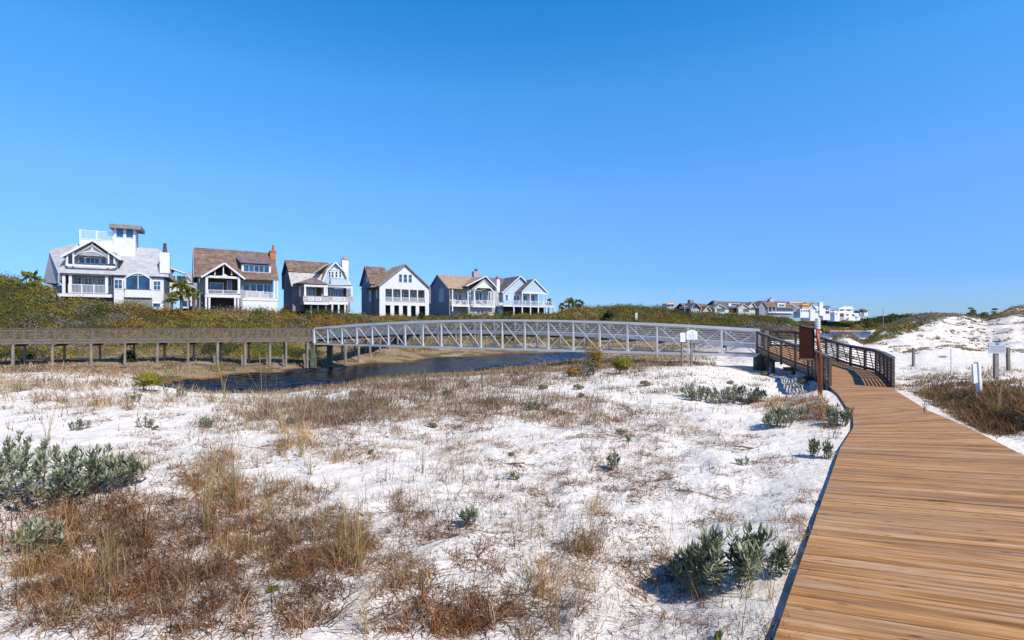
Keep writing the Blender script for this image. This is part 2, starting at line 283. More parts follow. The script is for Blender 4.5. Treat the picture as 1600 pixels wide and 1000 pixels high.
def plank_mat(name, tones, rough=.75):
    """boards: the colour and grain come from the board's own uv (metres along, metres across) and a random number per board"""
    m, nt, b = newmat(name); L = nt.links
    uv = N(nt, 'ShaderNodeUVMap', uv_map='board'); at_ = N(nt, 'ShaderNodeAttribute', attribute_name='bid')
    sp = N(nt, 'ShaderNodeSeparateXYZ'); L.new(uv.outputs[0], sp.inputs[0])
    def grain(su, sv, det, dist=0, off=37.0):
        c = N(nt, 'ShaderNodeCombineXYZ')
        a1 = N(nt, 'ShaderNodeMath', operation='MULTIPLY'); a1.inputs[1].default_value = su; L.new(sp.outputs[0], a1.inputs[0])
        a2 = N(nt, 'ShaderNodeMath', operation='MULTIPLY'); a2.inputs[1].default_value = sv; L.new(sp.outputs[1], a2.inputs[0])
        a3 = N(nt, 'ShaderNodeMath', operation='MULTIPLY'); a3.inputs[1].default_value = off; L.new(at_.outputs['Fac'], a3.inputs[0])
        L.new(a1.outputs[0], c.inputs[0]); L.new(a2.outputs[0], c.inputs[1]); L.new(a3.outputs[0], c.inputs[2])
        n = N(nt, 'ShaderNodeTexNoise', i_Scale=1.0, i_Detail=det, i_Roughness=.62, i_Distortion=dist); L.new(c.outputs[0], n.inputs['Vector']); return n, c
    g1, _ = grain(.7, 17, 8, .9); g2, _ = grain(.55, 9, 3, .3, 53); g3, _ = grain(3.5, 110, 4, 0, 71); _, ck = grain(2.4, 11, 1, 0, 91)
    base = ramp(nt, [(.27, tones[0]), (.41, tones[1]), (.55, tones[2]), (.72, tones[3])], g1.outputs['Fac'])
    grey = ramp(nt, [(.45, (0,0,0)), (.68, (1,1,1))], g2.outputs['Fac'])
    mx = N(nt, 'ShaderNodeMixRGB'); mx.inputs[2].default_value = (*tones[4], 1); gm = N(nt, 'ShaderNodeMath', operation='MULTIPLY'); gm.inputs[1].default_value = .48
    L.new(grey.outputs[0], gm.inputs[0]); L.new(gm.outputs[0], mx.inputs[0]); L.new(base.outputs[0], mx.inputs[1])
    fine = ramp(nt, [(.3, (.72,.72,.72)), (.6, (1.08,1.08,1.08))], g3.outputs['Fac'])
    m2 = N(nt, 'ShaderNodeMixRGB', blend_type='MULTIPLY'); m2.inputs[0].default_value = 1; L.new(mx.outputs[0], m2.inputs[1]); L.new(fine.outputs[0], m2.inputs[2])
    tone = ramp(nt, [(0, (.80,.78,.77)), (1, (1.08,1.08,1.08))], at_.outputs['Fac'])
    m3 = N(nt, 'ShaderNodeMixRGB', blend_type='MULTIPLY'); m3.inputs[0].default_value = 1; L.new(m2.outputs[0], m3.inputs[1]); L.new(tone.outputs[0], m3.inputs[2])
    # plank edges are darker, marking the seams
    ev = ramp(nt, [(0, (.6,.57,.55)), (.03, (.95,.95,.95)), (.10, (1,1,1)), (.9, (1,1,1)), (.97, (.95,.95,.95)), (1, (.6,.57,.55))], N(nt, 'ShaderNodeMath', operation='DIVIDE').outputs[0])
    dv = ev.inputs[0].links[0].from_node; dv.inputs[1].default_value = .185; L.new(sp.outputs[1], dv.inputs[0])
    m3b = N(nt, 'ShaderNodeMixRGB', blend_type='MULTIPLY'); m3b.inputs[0].default_value = .8; L.new(m3.outputs[0], m3b.inputs[1]); L.new(ev.outputs[0], m3b.inputs[2]); m3 = m3b
    vk = N(nt, 'ShaderNodeTexVoronoi', i_Scale=1.0); L.new(ck.outputs[0], vk.inputs['Vector'])
    kn = ramp(nt, [(.06, (.22,.15,.1)), (.16, (1,1,1))], vk.outputs['Distance'])
    m4 = N(nt, 'ShaderNodeMixRGB', blend_type='MULTIPLY'); m4.inputs[0].default_value = .9; L.new(m3.outputs[0], m4.inputs[1]); L.new(kn.outputs[0], m4.inputs[2])
    L.new(m4.outputs[0], b.inputs['Base Color']); b.inputs['Roughness'].default_value = rough; b.inputs['Specular IOR Level'].default_value = .25
    bp = N(nt, 'ShaderNodeBump'); bp.inputs['Strength'].default_value = .35; bp.inputs['Distance'].default_value = .006
    L.new(g3.outputs['Fac'], bp.inputs['Height']); L.new(bp.outputs[0], b.inputs['Normal'])
    return m

M['ground'] = ground_mat()
M['creek'] = water_mat('creek_water', (.004,.003,.004), 3.0, .15, .10)
M['lake'] = water_mat('lake_water', (.010,.085,.34), .5, .15, .04)
M['deck'] = plank_mat('golden_deck_boards', [(.10,.040,.013), (.31,.148,.050), (.51,.268,.105), (.68,.41,.19), (.53,.42,.35)])
M['oldwood'] = pm('weathered_grey_brown_wood', (.125,.098,.078), (.27,.22,.18), 2.5, .85, .4, (1,1,6))
M['darkwood'] = pm('dark_brown_wood', (.055,.042,.036), (.125,.095,.08), 3, .8, .3, (1,1,5))
M['topwood'] = pm('grey_cap_rail_wood', (.11,.10,.105), (.20,.18,.18), 4, .7, .2)
M['pile'] = pm('grey_timber_pile', (.17,.145,.12), (.36,.31,.26), 3, .9, .4, (1,1,.4))
M['greenpile'] = pm('algae_green_pile', (.05,.085,.05), (.22,.21,.13), 1.5, .8, .2)
M['steel'] = pm('pale_painted_steel', (.66,.63,.61), (.78,.745,.72), 1.6, .45, .05, spec=.5)
M['galv'] = pm('grey_guard_rail_steel', (.42,.38,.36), (.54,.50,.48), 2, .5, 0, spec=.5)
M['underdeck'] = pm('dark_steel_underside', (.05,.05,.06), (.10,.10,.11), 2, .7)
M['bdeck'] = pm('pale_bridge_deck_boards', (.40,.36,.36), (.55,.50,.49), 6, .8, .2)
M['white'] = pm('white_trim', (.68,.69,.71), (.78,.79,.80), 2, .5)
M['whitewall'] = pm('white_shingle_wall', (.68,.68,.70), (.79,.79,.80), 2, .7, .5, lines=('Z', .22, .15))
M['palegrey'] = pm('pale_grey_shingle_roof', (.36,.37,.40), (.50,.51,.54), 1.2, .8, .5, lines=('Z', .2, .25))
M['brownroof'] = pm('brown_cedar_roof', (.13,.085,.07), (.29,.20,.165), .8, .9, .6, lines=('Z', .18, .55))
M['tanroof'] = pm('tan_shingle_roof', (.32,.23,.17), (.44,.33,.25), .8, .9, .5, lines=('Z', .2, .3))
M['metalroof'] = pm('standing_seam_roof', (.17,.13,.15), (.26,.20,.22), 1, .5, .6, lines=('X', .45, .4))
M['greyroof'] = pm('dark_grey_shingle_roof', (.10,.10,.12), (.19,.18,.21), 1, .9, .5, lines=('Z', .2, .3))
M['shingle'] = pm('silvery_shingle_wall', (.40,.38,.38), (.58,.55,.54), 1.5, .85, .5, lines=('Z', .2, .35))
M['bluewall'] = pm('pale_blue_siding', (.42,.53,.62), (.50,.60,.70), 2, .7, .4, lines=('Z', .2, .12))
M['greywall'] = pm('grey_siding', (.30,.30,.33), (.42,.42,.45), 2, .7, .4, lines=('Z', .2, .15))
M['porchwall'] = pm('taupe_porch_wall', (.22,.19,.18), (.34,.30,.29), 2, .7, .3, lines=('Z', .2, .15))
M['darkporch'] = pm('dark_wall', (.05,.03,.028), (.09,.06,.05), 2, .7)  # even dark brown for doors, porch backs and walls below floors
M['brick'] = pm('orange_brick', (.42,.15,.07), (.56,.24,.12), 5, .85, .4, lines=('Z', .15, .4))
M['pot'] = pm('clay_chimney_pot', (.42,.09,.04), (.52,.14,.06), 4, .7)
M['darkpot'] = pm('sooty_metal_flue', (.05,.04,.04), (.12,.09,.08), 4, .6)
M['creamwall'] = pm('cream_stucco_wall', (.52,.47,.38), (.64,.58,.48), 2, .8)
M['orangewall'] = pm('amber_wood_wall', (.50,.27,.12), (.62,.36,.17), 2, .8)
M['navy_and_shade'] = pm('slate_blue_and_shaded_wall', (.21,.23,.28), (.31,.32,.36), 2, .8)  # slate blue siding, also used as painted shade on house end walls
def glass():
    m, nt, b = newmat('dark_sky_tinted_glass'); L = nt.links
    tc = N(nt, 'ShaderNodeTexCoord'); no = N(nt, 'ShaderNodeTexNoise', i_Scale=.6, i_Detail=2.0); L.new(tc.outputs['Object'], no.inputs['Vector'])
    r = ramp(nt, [(.35, (.008,.03,.075)), (.65, (.025,.12,.25))], no.outputs['Fac']); L.new(r.outputs[0], b.inputs['Base Color'])  # blue of the reflected sky is put into the pane colour
    b.inputs['Roughness'].default_value = .08; b.inputs['Specular IOR Level'].default_value = .8
    return m
M['glass'] = glass()
M['maroon'] = pm('rust_brown_paint', (.022,.006,.005), (.036,.010,.008), 6, .9, .1, spec=.08)
M['postred'] = pm('rust_red_post_paint', (.22,.045,.022), (.32,.08,.04), 8, .6, .2)
M['signgrey'] = pm('grey_sign_face', (.42,.44,.50), (.50,.52,.57), 3, .5)
M['signwhite'] = pm('white_sign_face', (.76,.77,.79), (.84,.85,.86), 3, .5)
M['blueink'] = pm('blue_sign_ink', (.05,.20,.50), (.10,.30,.60), 9, .6)
M['greyink'] = pm('grey_sign_ink', (.22,.24,.30), (.30,.32,.38), 9, .6)
M['bark'] = pm('palm_bark', (.09,.065,.05), (.22,.16,.12), 6, .9, .6, (1,1,3))
M['twig'] = pm('dead_wood', (.07,.045,.03), (.20,.14,.10), 14, .9, .4)
M['grass'] = attrmat('dry_grass_blades', .75, .15, .25, .2, 8)
M['leaf'] = attrmat('scrub_leaves', .7, .2, .25, .25, .8)
M['silver'] = attrmat('silver_leaves', .55, .12, .35, .15, 20)

# ------------------------------------------------------------------ world, sun, camera
SUNAZ = (math.cos(math.radians(-44)), math.sin(math.radians(-44))); SUNEL = math.radians(46)
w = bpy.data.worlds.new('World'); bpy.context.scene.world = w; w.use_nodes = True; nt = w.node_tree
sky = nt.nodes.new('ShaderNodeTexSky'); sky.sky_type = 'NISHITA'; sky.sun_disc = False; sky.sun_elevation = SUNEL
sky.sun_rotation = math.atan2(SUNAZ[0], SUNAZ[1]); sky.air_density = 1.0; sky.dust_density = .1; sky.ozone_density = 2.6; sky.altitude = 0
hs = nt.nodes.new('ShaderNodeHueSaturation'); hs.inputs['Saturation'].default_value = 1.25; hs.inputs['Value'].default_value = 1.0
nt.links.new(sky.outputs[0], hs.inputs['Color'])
# deep clear-day blue: sky graded by height; unseen overhead darkened to cut fill light
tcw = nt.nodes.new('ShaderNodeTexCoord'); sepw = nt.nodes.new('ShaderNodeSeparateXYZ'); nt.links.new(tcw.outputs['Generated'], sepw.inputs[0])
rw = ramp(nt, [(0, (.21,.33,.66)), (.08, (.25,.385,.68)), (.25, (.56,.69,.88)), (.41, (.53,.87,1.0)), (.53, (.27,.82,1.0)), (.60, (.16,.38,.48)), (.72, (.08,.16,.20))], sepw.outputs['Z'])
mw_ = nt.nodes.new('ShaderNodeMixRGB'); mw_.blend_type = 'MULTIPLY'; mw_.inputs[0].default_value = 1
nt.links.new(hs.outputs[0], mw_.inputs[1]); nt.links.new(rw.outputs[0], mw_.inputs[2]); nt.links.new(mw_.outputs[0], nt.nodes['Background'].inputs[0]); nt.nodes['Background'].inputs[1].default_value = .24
sl = bpy.data.lights.new('sun', 'SUN'); sl.energy = 5.0; sl.angle = math.radians(.53); sl.color = (1, .915, .79)
so = bpy.data.objects.new('sun', sl); C.objects.link(so)
from mathutils import Vector
dirv = Vector((SUNAZ[0] * math.cos(SUNEL), SUNAZ[1] * math.cos(SUNEL), math.sin(SUNEL)))
so.rotation_euler = dirv.to_track_quat('Z', 'Y').to_euler(); so.location = (30, -10, 60)
cam = bpy.data.cameras.new('camera'); co = bpy.data.objects.new('camera', cam); C.objects.link(co); bpy.context.scene.camera = co
cam.sensor_width = 36; cam.lens = 18.0; cam.shift_y = 9 / 1600; cam.clip_end = 12000; cam.clip_start = .05
co.location = (0, 0, EYE); co.rotation_euler = (math.pi / 2, 0, 0)
vs_ = bpy.context.scene.view_settings; vs_.view_transform = 'Standard'; vs_.look = 'None'; vs_.exposure = 0; vs_.gamma = 1

# ------------------------------------------------------------------ ground and water
def make_ground():
    th = np.concatenate([np.linspace(-54, 54, 980), np.linspace(54, 306, 60)[1:-1]]) * math.pi / 180
    r = np.concatenate([[.3, 1.0], np.geomspace(1.6, 130, 560), np.geomspace(130, 5000, 150)[1:]])
    T, R = np.meshgrid(th, r); X = R * np.sin(T); Y = R * np.cos(T)
    Z = H(X, Y); n, k = X.shape
    V = np.stack([X, Y, Z], -1).reshape(-1, 3)
    i = np.arange(n - 1)[:, None] * k; j = np.arange(k)[None, :]; j2 = (j + 1) % k
    Fc = np.stack([i + j, i + j2, i + k + j2, i + k + j], -1).reshape(-1, 4)[:, ::-1]
    sand = np.array([.84, .81, .785]); tan = np.array([.27, .19, .105]); soil = np.array([.055, .05, .02]); wet = np.array([.20, .09, .03]); olive = np.array([.12,.11,.045])
    u = X / np.maximum(Y, 1) * F + 800; R_ = R
    n1 = fbm(X * .25, Y * .25, 4, 61); n2 = fbm(X * .06, Y * .06, 3, 65)
    hill = ss(52, 58, Y + (n1 - .5) * 10) * (1 - ss(1262, 1275, u) * (1 - ss(430, 445, Y)))
    left = 1 - ss(1050, 1120, u + (n1 - .5) * 120)
    bankm = ss(26, 33, Y + (n1 - .5) * 10) * left                                 # tan grass flats along the creek
    dune_top = ss(1180, 1300, u) * ss(43, 52, Y + (n1 - .5) * 26) * (n1 > .40)
    c = np.empty(X.shape + (3,)); c[:] = sand
    def mixin(c, mask, col): return c * (1 - mask[..., None]) + col * mask[..., None]
    c = mixin(c, bankm * .92, tan); c = mixin(c, bankm * ss(.45, .6, fbm(X * .5, Y * .5, 4, 71)) * .8, np.array([.115, .095, .045])); c = mixin(c, bankm * ss(.62, .7, fbm(X * .23, Y * .23, 3, 73)) * .6, np.array([.55, .44, .32]))
    c = mixin(c, hill * ss(1.0, 3.0, Z) * np.clip((n2 > .15) + 0., 0, 1) * (1 - ss(1235, 1262, u) * (1 - ss(200, 300, Y))), soil)
    c = mixin(c, ss(400, 445, R_) * ss(2.2, 3.6, Z), soil)
    c = mixin(c, dune_top * .35 * (1 - ss(200, 260, Y)), np.array([.40, .32, .24]))
    c = mixin(c, (1 - ss(.03, .13, Z)) * (1 - ss(110, 150, Y)) * ss(30, 34, Y), wet)
    under = (1 - ss(.9, 1.3, deckdist(X, Y)))                                       # ground made browner beneath the deck
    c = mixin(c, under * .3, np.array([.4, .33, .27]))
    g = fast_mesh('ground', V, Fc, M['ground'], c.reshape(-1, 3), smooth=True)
    tag(g, kind='structure')
make_ground()
def sheet(name, x0, x1, y0, y1, z, m):
    o = MB().add([(x0,y0,z),(x1,y0,z),(x1,y1,z),(x0,y1,z)], [(0,1,2,3)]).build(name, m); tag(o, kind='structure')
def creek():
    u = np.arange(-330, 1200, 2.6); Y = np.concatenate([np.arange(29, 62, .13), np.arange(62, 118, .24)]); U, YY = np.meshgrid(u, Y); X = (U - 800) / F * YY
    z = 0
    for lam, amp, a in ((1.3,.022,.5),(.83,.017,-.2),(.61,.014,1.0),(.47,.010,.25),(1.9,.02,.05),(.36,.007,-.6)):
        z = z + amp * np.sin((X * math.sin(a) + YY * math.cos(a)) * 2 * math.pi / lam + 5 * fbm(X * .35 + lam * 9, YY * .35, 2, 501))
    z = z * (.35 + .9 * ss(.3, .7, fbm(X * .13, YY * .13, 2, 507)))
    n, k = X.shape; V = np.stack([X, YY, z], -1).reshape(-1, 3); i = np.arange(n - 1)[:, None] * k; j = np.arange(k - 1)[None, :]
    o = fast_mesh('creek_water', V, np.stack([i + j, i + j + 1, i + k + j + 1, i + k + j], -1).reshape(-1, 4), M['creek'], smooth=True); tag(o, kind='structure')
creek()
sheet('lake_water', 75, 700, 150, 452, 0, M['lake'])
# ------------------------------------------------------------------ boardwalks
def resample(P, step):
    P = np.array(P, float); d = np.r_[0, np.cumsum(np.linalg.norm(np.diff(P[:, :2], axis=0), axis=1))]
    n = max(2, int(round(d[-1] / step)) + 1); s = np.linspace(0, d[-1], n)
    return np.stack([np.interp(s, d, P[:, i]) for i in range(P.shape[1])], 1)
def planks(name, Lp, Rp, m, parent, step=.15, th=.04, gap=.007, over=.05, jit=.0):
    """boards laid across a strip between two edge lines given pairwise"""
    Lp = np.array(Lp, float); Rp = np.array(Rp, float); mid = (Lp + Rp) / 2
    d = np.r_[0, np.cumsum(np.linalg.norm(np.diff(mid[:, :2], axis=0), axis=1))]
    n = int(d[-1] / step); V = []; Fc = []; UV = []; B = []
    s = np.linspace(0, d[-1], n + 1)
    I = lambda P, t: np.array([np.interp(t, d, P[:, i]) for i in range(3)])
    for k in range(n):
        a, b = s[k] + gap / 2, s[k + 1] - gap / 2
        q = [I(Lp, a), I(Rp, a), I(Rp, b), I(Lp, b)]; e = (q[1] - q[0]); e /= np.linalg.norm(e)
        o1 = over * random.uniform(.85, 1.1); o2 = over * random.uniform(.85, 1.1)
        q = [q[0] - e * o1, q[1] + e * o2, q[2] + e * o2, q[3] - e * o1]
        dz = random.uniform(-.0025, .0025); L = np.linalg.norm(q[1] - q[0]); o = len(V); off = random.uniform(0, 50); bid = random.random()
        top = [p + (0, 0, dz) for p in q]; bot = [p + (0, 0, dz - th) for p in q]; V += top + bot
        wv = b - a; uvq = {0: (off, 0), 1: (off + L, 0), 2: (off + L, wv), 3: (off, wv)}
        for f in [(0,1,2,3), (7,6,5,4), (0,4,5,1), (1,5,6,2), (2,6,7,3), (3,7,4,0)]:
            Fc.append([o + i for i in f])
            for i in f: UV.append(uvq[i % 4])
        B += [bid] * 8
    o = fast_mesh(name, np.array(V), np.array(Fc), m, parent=parent)
    uv = o.data.uv_layers.new(name='board'); uv.data.foreach_set('uv', np.array(UV, dtype=np.float32).ravel())
    a = o.data.attributes.new('bid', 'FLOAT', 'POINT'); a.data.foreach_set('value', np.array(B, dtype=np.float32))
    return o
def railing(root, pts, posts_at, h, nrail, mp, mr, mc, below=.35, braces=True, side=0, pw=.10, rail_h=.035, capw=.16):
    """pts: deck-level line; posts_at: points on it; posts, cap, thin rails and a slanting brace per bay"""
    pts = [np.array(p, float) for p in pts]
    cap = MB(); rl = MB()
    for a, b in zip(pts[:-1], pts[1:]):
        e = (b - a) / (np.linalg.norm(b - a) + 1e-9) * .02
        cap.beam(a + (0,0,h) - e, b + (0,0,h) + e, capw, .045)
        rl.beam(a + (0,0,h-.09), b + (0,0,h-.09), .04, .10)
        rl.beam(a + (0,0,.09), b + (0,0,.09), .05, .13)
        for i in range(nrail):
            z = .2 + (h - .33) * (i + .5) / nrail
            rl.beam(a + (0,0,z), b + (0,0,z), .028, rail_h)
    cap.build('cap_rail', mc, root); rl.build('guard_rails', mr, root)
    for p in posts_at:
        MB().box(p[0]-pw/2, p[0]+pw/2, p[1]-pw/2, p[1]+pw/2, p[2]-below, p[2]+h-.03).build('post', mp, root)
    if braces:
        for a, b in zip(posts_at[:-1], posts_at[1:]):
            a = np.array(a); b = np.array(b); o = np.array((0, 0, 0.))
            MB().beam(a * .72 + b * .28 + (0,0,.18), a * .42 + b * .58 + (0,0,h-.14), .03, .05).build('brace', mr, root)

bw = empty('boardwalk', (0, 0, 0), 0, 'golden plank boardwalk curving from the lower right corner up between dark rails', 'boardwalk')
L0 = [(x, y, 2.3) for x, y in DECKN]; R0 = [(x, y, 2.3) for x, y in DECKR]
planks('deck_boards', L0 + RAMPL[1:], R0 + RAMPR[1:], M['deck'], bw, step=.19, gap=.005, over=.012)
fb = MB()
for P, s in ((L0 + RAMPL[1:], 1), (R0 + RAMPR[1:], -1)):
    for a, b in zip(P[:-1], P[1:]):
        k_ = .04 * s; n_ = np.array((b[1]-a[1], a[0]-b[0])); n_ = n_ / np.linalg.norm(n_) * k_
        fb.beam((a[0]+n_[0], a[1]+n_[1], a[2]-.15), (b[0]+n_[0], b[1]+n_[1], b[2]-.15), .05, .21)
fb.build('edge_joist', M['oldwood'], bw)
jm = MB()
for t in (.3, .6):
    Q = [tuple(np.array(a) * (1 - t) + np.array(b) * t - (0, 0, .14)) for a, b in zip(L0 + RAMPL[1:], R0 + RAMPR[1:])]
    for a, b in zip(Q[:-1], Q[1:]): jm.beam(a, b, .05, .19)
jm.build('floor_joist', M['darkwood'], bw)
pl = resample(RAMPL, 1.75); pr = resample(RAMPR, 1.65)
railing(bw, RAMPL, [tuple(p) for p in pl], 1.07, 6, M['darkwood'], M['darkwood'], M['topwood'])
RAMPR2 = RAMPR + [(16.95, 34.75, 3.12)]
railing(bw, RAMPR2, [tuple(p) for p in pr] + [(16.95, 34.75, 3.12)], 1.07, 6, M['darkwood'], M['darkwood'], M['topwood'])
planks('landing_boards', [(15.75,32.95,3.08), (15.85,33.02,3.1)], [(18.5,33.45,3.08), (17.0,34.8,3.1)], M['deck'], bw, .07, gap=.004)
for (x, y) in [(15.55,28.3),(15.7,30.8),(15.85,32.6),(14.6,24.8),(17.6,26.4),(18.2,29.2),(18.5,31.8),(16.6,24.2),(13.3,22.1)]:
    zt = np.interp(y, [26, 28, 30.5, 33], [2.3, 2.42, 2.72, 3.08]) - .2
    MB().box(x-.08, x+.08, y-.08, y+.08, Hf(x, y) - .5, zt).build('support_post', M['darkwood'], bw)
for y, xa, xb in [(28.3,15.3,18.1),(30.8,15.5,18.7),(24.8,14.4,17.4)]:
    zt = np.interp(y, [26, 28, 30.5, 33], [2.3, 2.42, 2.72, 3.08]) - .34
    MB().beam((xa-.3, y, zt), (xb, y-.25, zt), .09, .2).build('cross_beam', M['darkwood'], bw)

# left boardwalk over the marsh: near and far edges
NEAR = [(-66,40.5,3.1),(-45.5,45.6,3.1),(-38,48.3,3.1),(-31,50.4,3.1),(-26,52.2,3.1),(-21.15,54.7,3.1)]
nv = np.array(NEAR); 
def offs(P, d):
    P = np.array(P, float); t = np.gradient(P[:, :2], axis=0); t /= np.linalg.norm(t, axis=1)[:, None]
    Q = P.copy(); Q[:, 0] -= t[:, 1] * d; Q[:, 1] += t[:, 0] * d; return [tuple(q) for q in Q]
FAR = offs(NEAR, 2.1)
mw = empty('boardwalk', (0, 0, 0), 0, 'weathered grey boardwalk on timber piles crossing the marsh at the left', 'boardwalk')
M['greydeck'] = plank_mat('grey_deck_boards', [(.13,.10,.08), (.21,.17,.13), (.28,.23,.18), (.34,.29,.24), (.30,.27,.25)])
planks('deck_boards', NEAR, FAR, M['greydeck'], mw, .3)
fm = MB()
for P in (NEAR, FAR):
    for a, b in zip(P[:-1], P[1:]): fm.beam((a[0],a[1],a[2]-.15), (b[0],b[1],b[2]-.15), .06, .2)
fm.build('edge_joist', M['oldwood'], mw)
def on_near(px, P):
    """where a line of sight through column px crosses the boardwalk's side"""
    k = (px - 800) / F
    for a, b in zip(P[:-1], P[1:]):
        fa = a[0] - k * a[1]; fb_ = b[0] - k * b[1]
        if fa <= 0 <= fb_ or fb_ <= 0 <= fa:
            t = fa / (fa - fb_); return tuple(np.array(a) * (1 - t) + np.array(b) * t)
PP = [-150,-112,-78,-43,-10,22.5,56,86.5,116,144.7,170.3,194.4,221,247,271,294.4,319.4,341,365,386,406,425,437.5,450,467.8,483.7]
pn = [p for p in (on_near(x, NEAR) for x in PP) if p]
railing(mw, NEAR, pn, 1.1, 5, M['oldwood'], M['oldwood'], M['topwood'], below=.34, pw=.15, rail_h=.032, capw=.14)
pf = [tuple(p) for p in resample(FAR, 1.8)]
railing(mw, FAR, pf, 1.1, 4, M['oldwood'], M['oldwood'], M['oldwood'], below=.34, braces=True, pw=.13, rail_h=.032)
for px in (-150, -90, -40, 20, 82, 142, 195, 246, 294, 340, 383, 422, 447, 480):
    a = on_near(px, NEAR)
    if not a: continue
    q = min(resample(FAR, .2), key=lambda p: (p[0]-a[0])**2 + (p[1]-a[1])**2)
    for (x, y, z), wd in ((a, random.uniform(.19,.24)), (tuple(q), .2)):
        MB().tube([(x + random.uniform(-.04,.04), y, min(Hf(x, y), 0) - .6), (x, y, z - .28)], [wd * .58, wd * .5], 8).build('pile', M['pile'], mw)
    MB().beam((a[0], a[1]-.3, a[2]-.38), (q[0], q[1]+.3, a[2]-.38), .12, .22).build('cross_beam', M['darkwood'], mw)
    if px > 330:
        x, y = a[0] - .05, a[1]
        MB().beam((x-.12, y, -.2), (x-.28, y, 1.55), .16, .16).build('short_pile', M['pile'], mw)

# boardwalk leaving the far end of the bridge towards the houses
SN = [(-18.6,57.2,3.1),(-18.2,64,3.05),(-17.8,72,3.0),(-17.0,82,3.2),(-15.5,94,4.6)]
SF = offs(SN, 2.0)
sw = empty('boardwalk', (0, 0, 0), 0, 'grey timber boardwalk seen through the left end of the steel bridge, leading into the scrub', 'boardwalk')
planks('deck_boards', SN, SF, M['greydeck'], sw, .4)
fm = MB()
for P in (SN, SF):
    for a, b in zip(P[:-1], P[1:]): fm.beam((a[0],a[1],a[2]-.16), (b[0],b[1],b[2]-.16), .06, .26)
fm.build('edge_joist', M['oldwood'], sw)
for P in (SN, SF): railing(sw, P, [tuple(p) for p in resample(P, 2.4)], 1.1, 5, M['oldwood'], M['oldwood'], M['oldwood'], braces=False, pw=.14, rail_h=.05)
for p, q in list(zip(resample(SN, 4.2), resample(SF, 4.2))):
    for s in (p, q): MB().tube([(s[0], s[1], Hf(s[0], s[1]) - .5), (s[0], s[1], s[2] - .25)], .15, 8).build('pile', M['pile'], sw)
planks('landing_boards', [(-21.2,54.8,3.1), (-18.8,57.3,3.1)], [(-22.3,56.7,3.1),(-20.6,57.4,3.1)], M['greydeck'], sw, .3)

# ------------------------------------------------------------------ steel bridge
BA = np.array([15.8, 33.0, 0]); BBp = np.array([-21.1, 54.6, 0]); bd = (BBp - BA); BL = np.linalg.norm(bd); bd /= BL; bn = np.array([.505, .863, 0])
br = empty('steel_footbridge', (0, 0, 0), 0, 'long pale steel truss footbridge with crossed braces over the creek', 'bridge')
NP = 20
topz = lambda t: 4.2 + .76 * (1 - (2 * t - 1) ** 2)
def bp(t, off, z): return BA + bd * BL * t + bn * off + np.array([0, 0, z])
botz = 2.57
for off in (0, 2.15):
    tcm = MB()
    for k in range(NP):
        tcm.beam(bp(k/NP, off, topz(k/NP)), bp((k+1)/NP, off, topz((k+1)/NP)), .15, .17)
    tcm.build('top_chord', M['steel'], br)
    MB().beam(bp(0, off, botz), bp(1, off, botz), .15, .17).build('bottom_chord', M['steel'], br)
    for k in range(NP + 1):
        t = k / NP; e = .22 if k in (0, NP) else .115
        MB().beam(bp(t, off, botz + .085), bp(t, off, topz(t) - .1), e, e, up=bn).build('post', M['steel'], br)
    for k in range(NP):
        t0, t1 = (k + .035) / NP, (k + .965) / NP
        MB().beam(bp(t0, off - .018, botz + .1), bp(t1, off - .018, topz(t1) - .12), .05, .055).build('brace', M['steel'], br)
        MB().beam(bp(t0, off + .035, topz(t0) - .12), bp(t1, off + .035, botz + .1), .05, .055).build('brace', M['steel'], br)
    inn = .13 if off == 0 else -.13
    gr = MB(); eb = MB()
    for k in range(NP):
        t0, t1 = k / NP, (k + 1) / NP
        for i in range(5):
            dz = .17 + i * .15
            gr.beam(bp(t0, off + inn, topz(t0) - dz), bp(t1, off + inn, topz(t1) - dz), .03, .045)
        eb.beam(bp(t0, off + inn * 1.6, topz(t0) - 1.02), bp(t1, off + inn * 1.6, topz(t1) - 1.02), .06, .25)
    gr.build('guard_rails', M['galv'], br); eb.build('toe_beam', M['steel'], br)
dk = MB()
for k in range(NP):
    t0, t1 = k / NP, (k + 1) / NP; z0, z1 = topz(t0) - 1.10, topz(t1) - 1.10
    dk.hexa([bp(t0, .24, z0-.08), bp(t1, .24, z1-.08), bp(t1, 1.91, z1-.08), bp(t0, 1.91, z0-.08)], [bp(t0, .24, z0), bp(t1, .24, z1), bp(t1, 1.91, z1), bp(t0, 1.91, z0)])
dk.build('deck', M['bdeck'], br)
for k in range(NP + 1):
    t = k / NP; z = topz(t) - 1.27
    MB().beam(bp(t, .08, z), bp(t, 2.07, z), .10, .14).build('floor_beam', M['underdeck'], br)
for off in (0, 2.15):
    for t, m_ in ((-.002, 'greenpile'), (1.002, 'greenpile')):
        p = bp(t, off, 0); MB().box(p[0]-.24, p[0]+.24, p[1]-.24, p[1]+.24, min(Hf(p[0], p[1]), 0) - .8, botz - .1).build('pier', M[m_], br)
for t in (-.002, 1.002):
    MB().beam(bp(t, -.3, botz - .22), bp(t, 2.45, botz - .22), .4, .24).build('pier_cap', M['darkwood'], br)
for t in (-.012, 1.012):                       # timber end posts beside the steel frame
    for off in (0, 2.15):
        p = bp(t, off, 0); MB().box(p[0]-.13, p[0]+.13, p[1]-.13, p[1]+.13, Hf(p[0], p[1]) - .4 if t < 0 else 2.4, 4.18).build('timber_post', M['oldwood'], br)

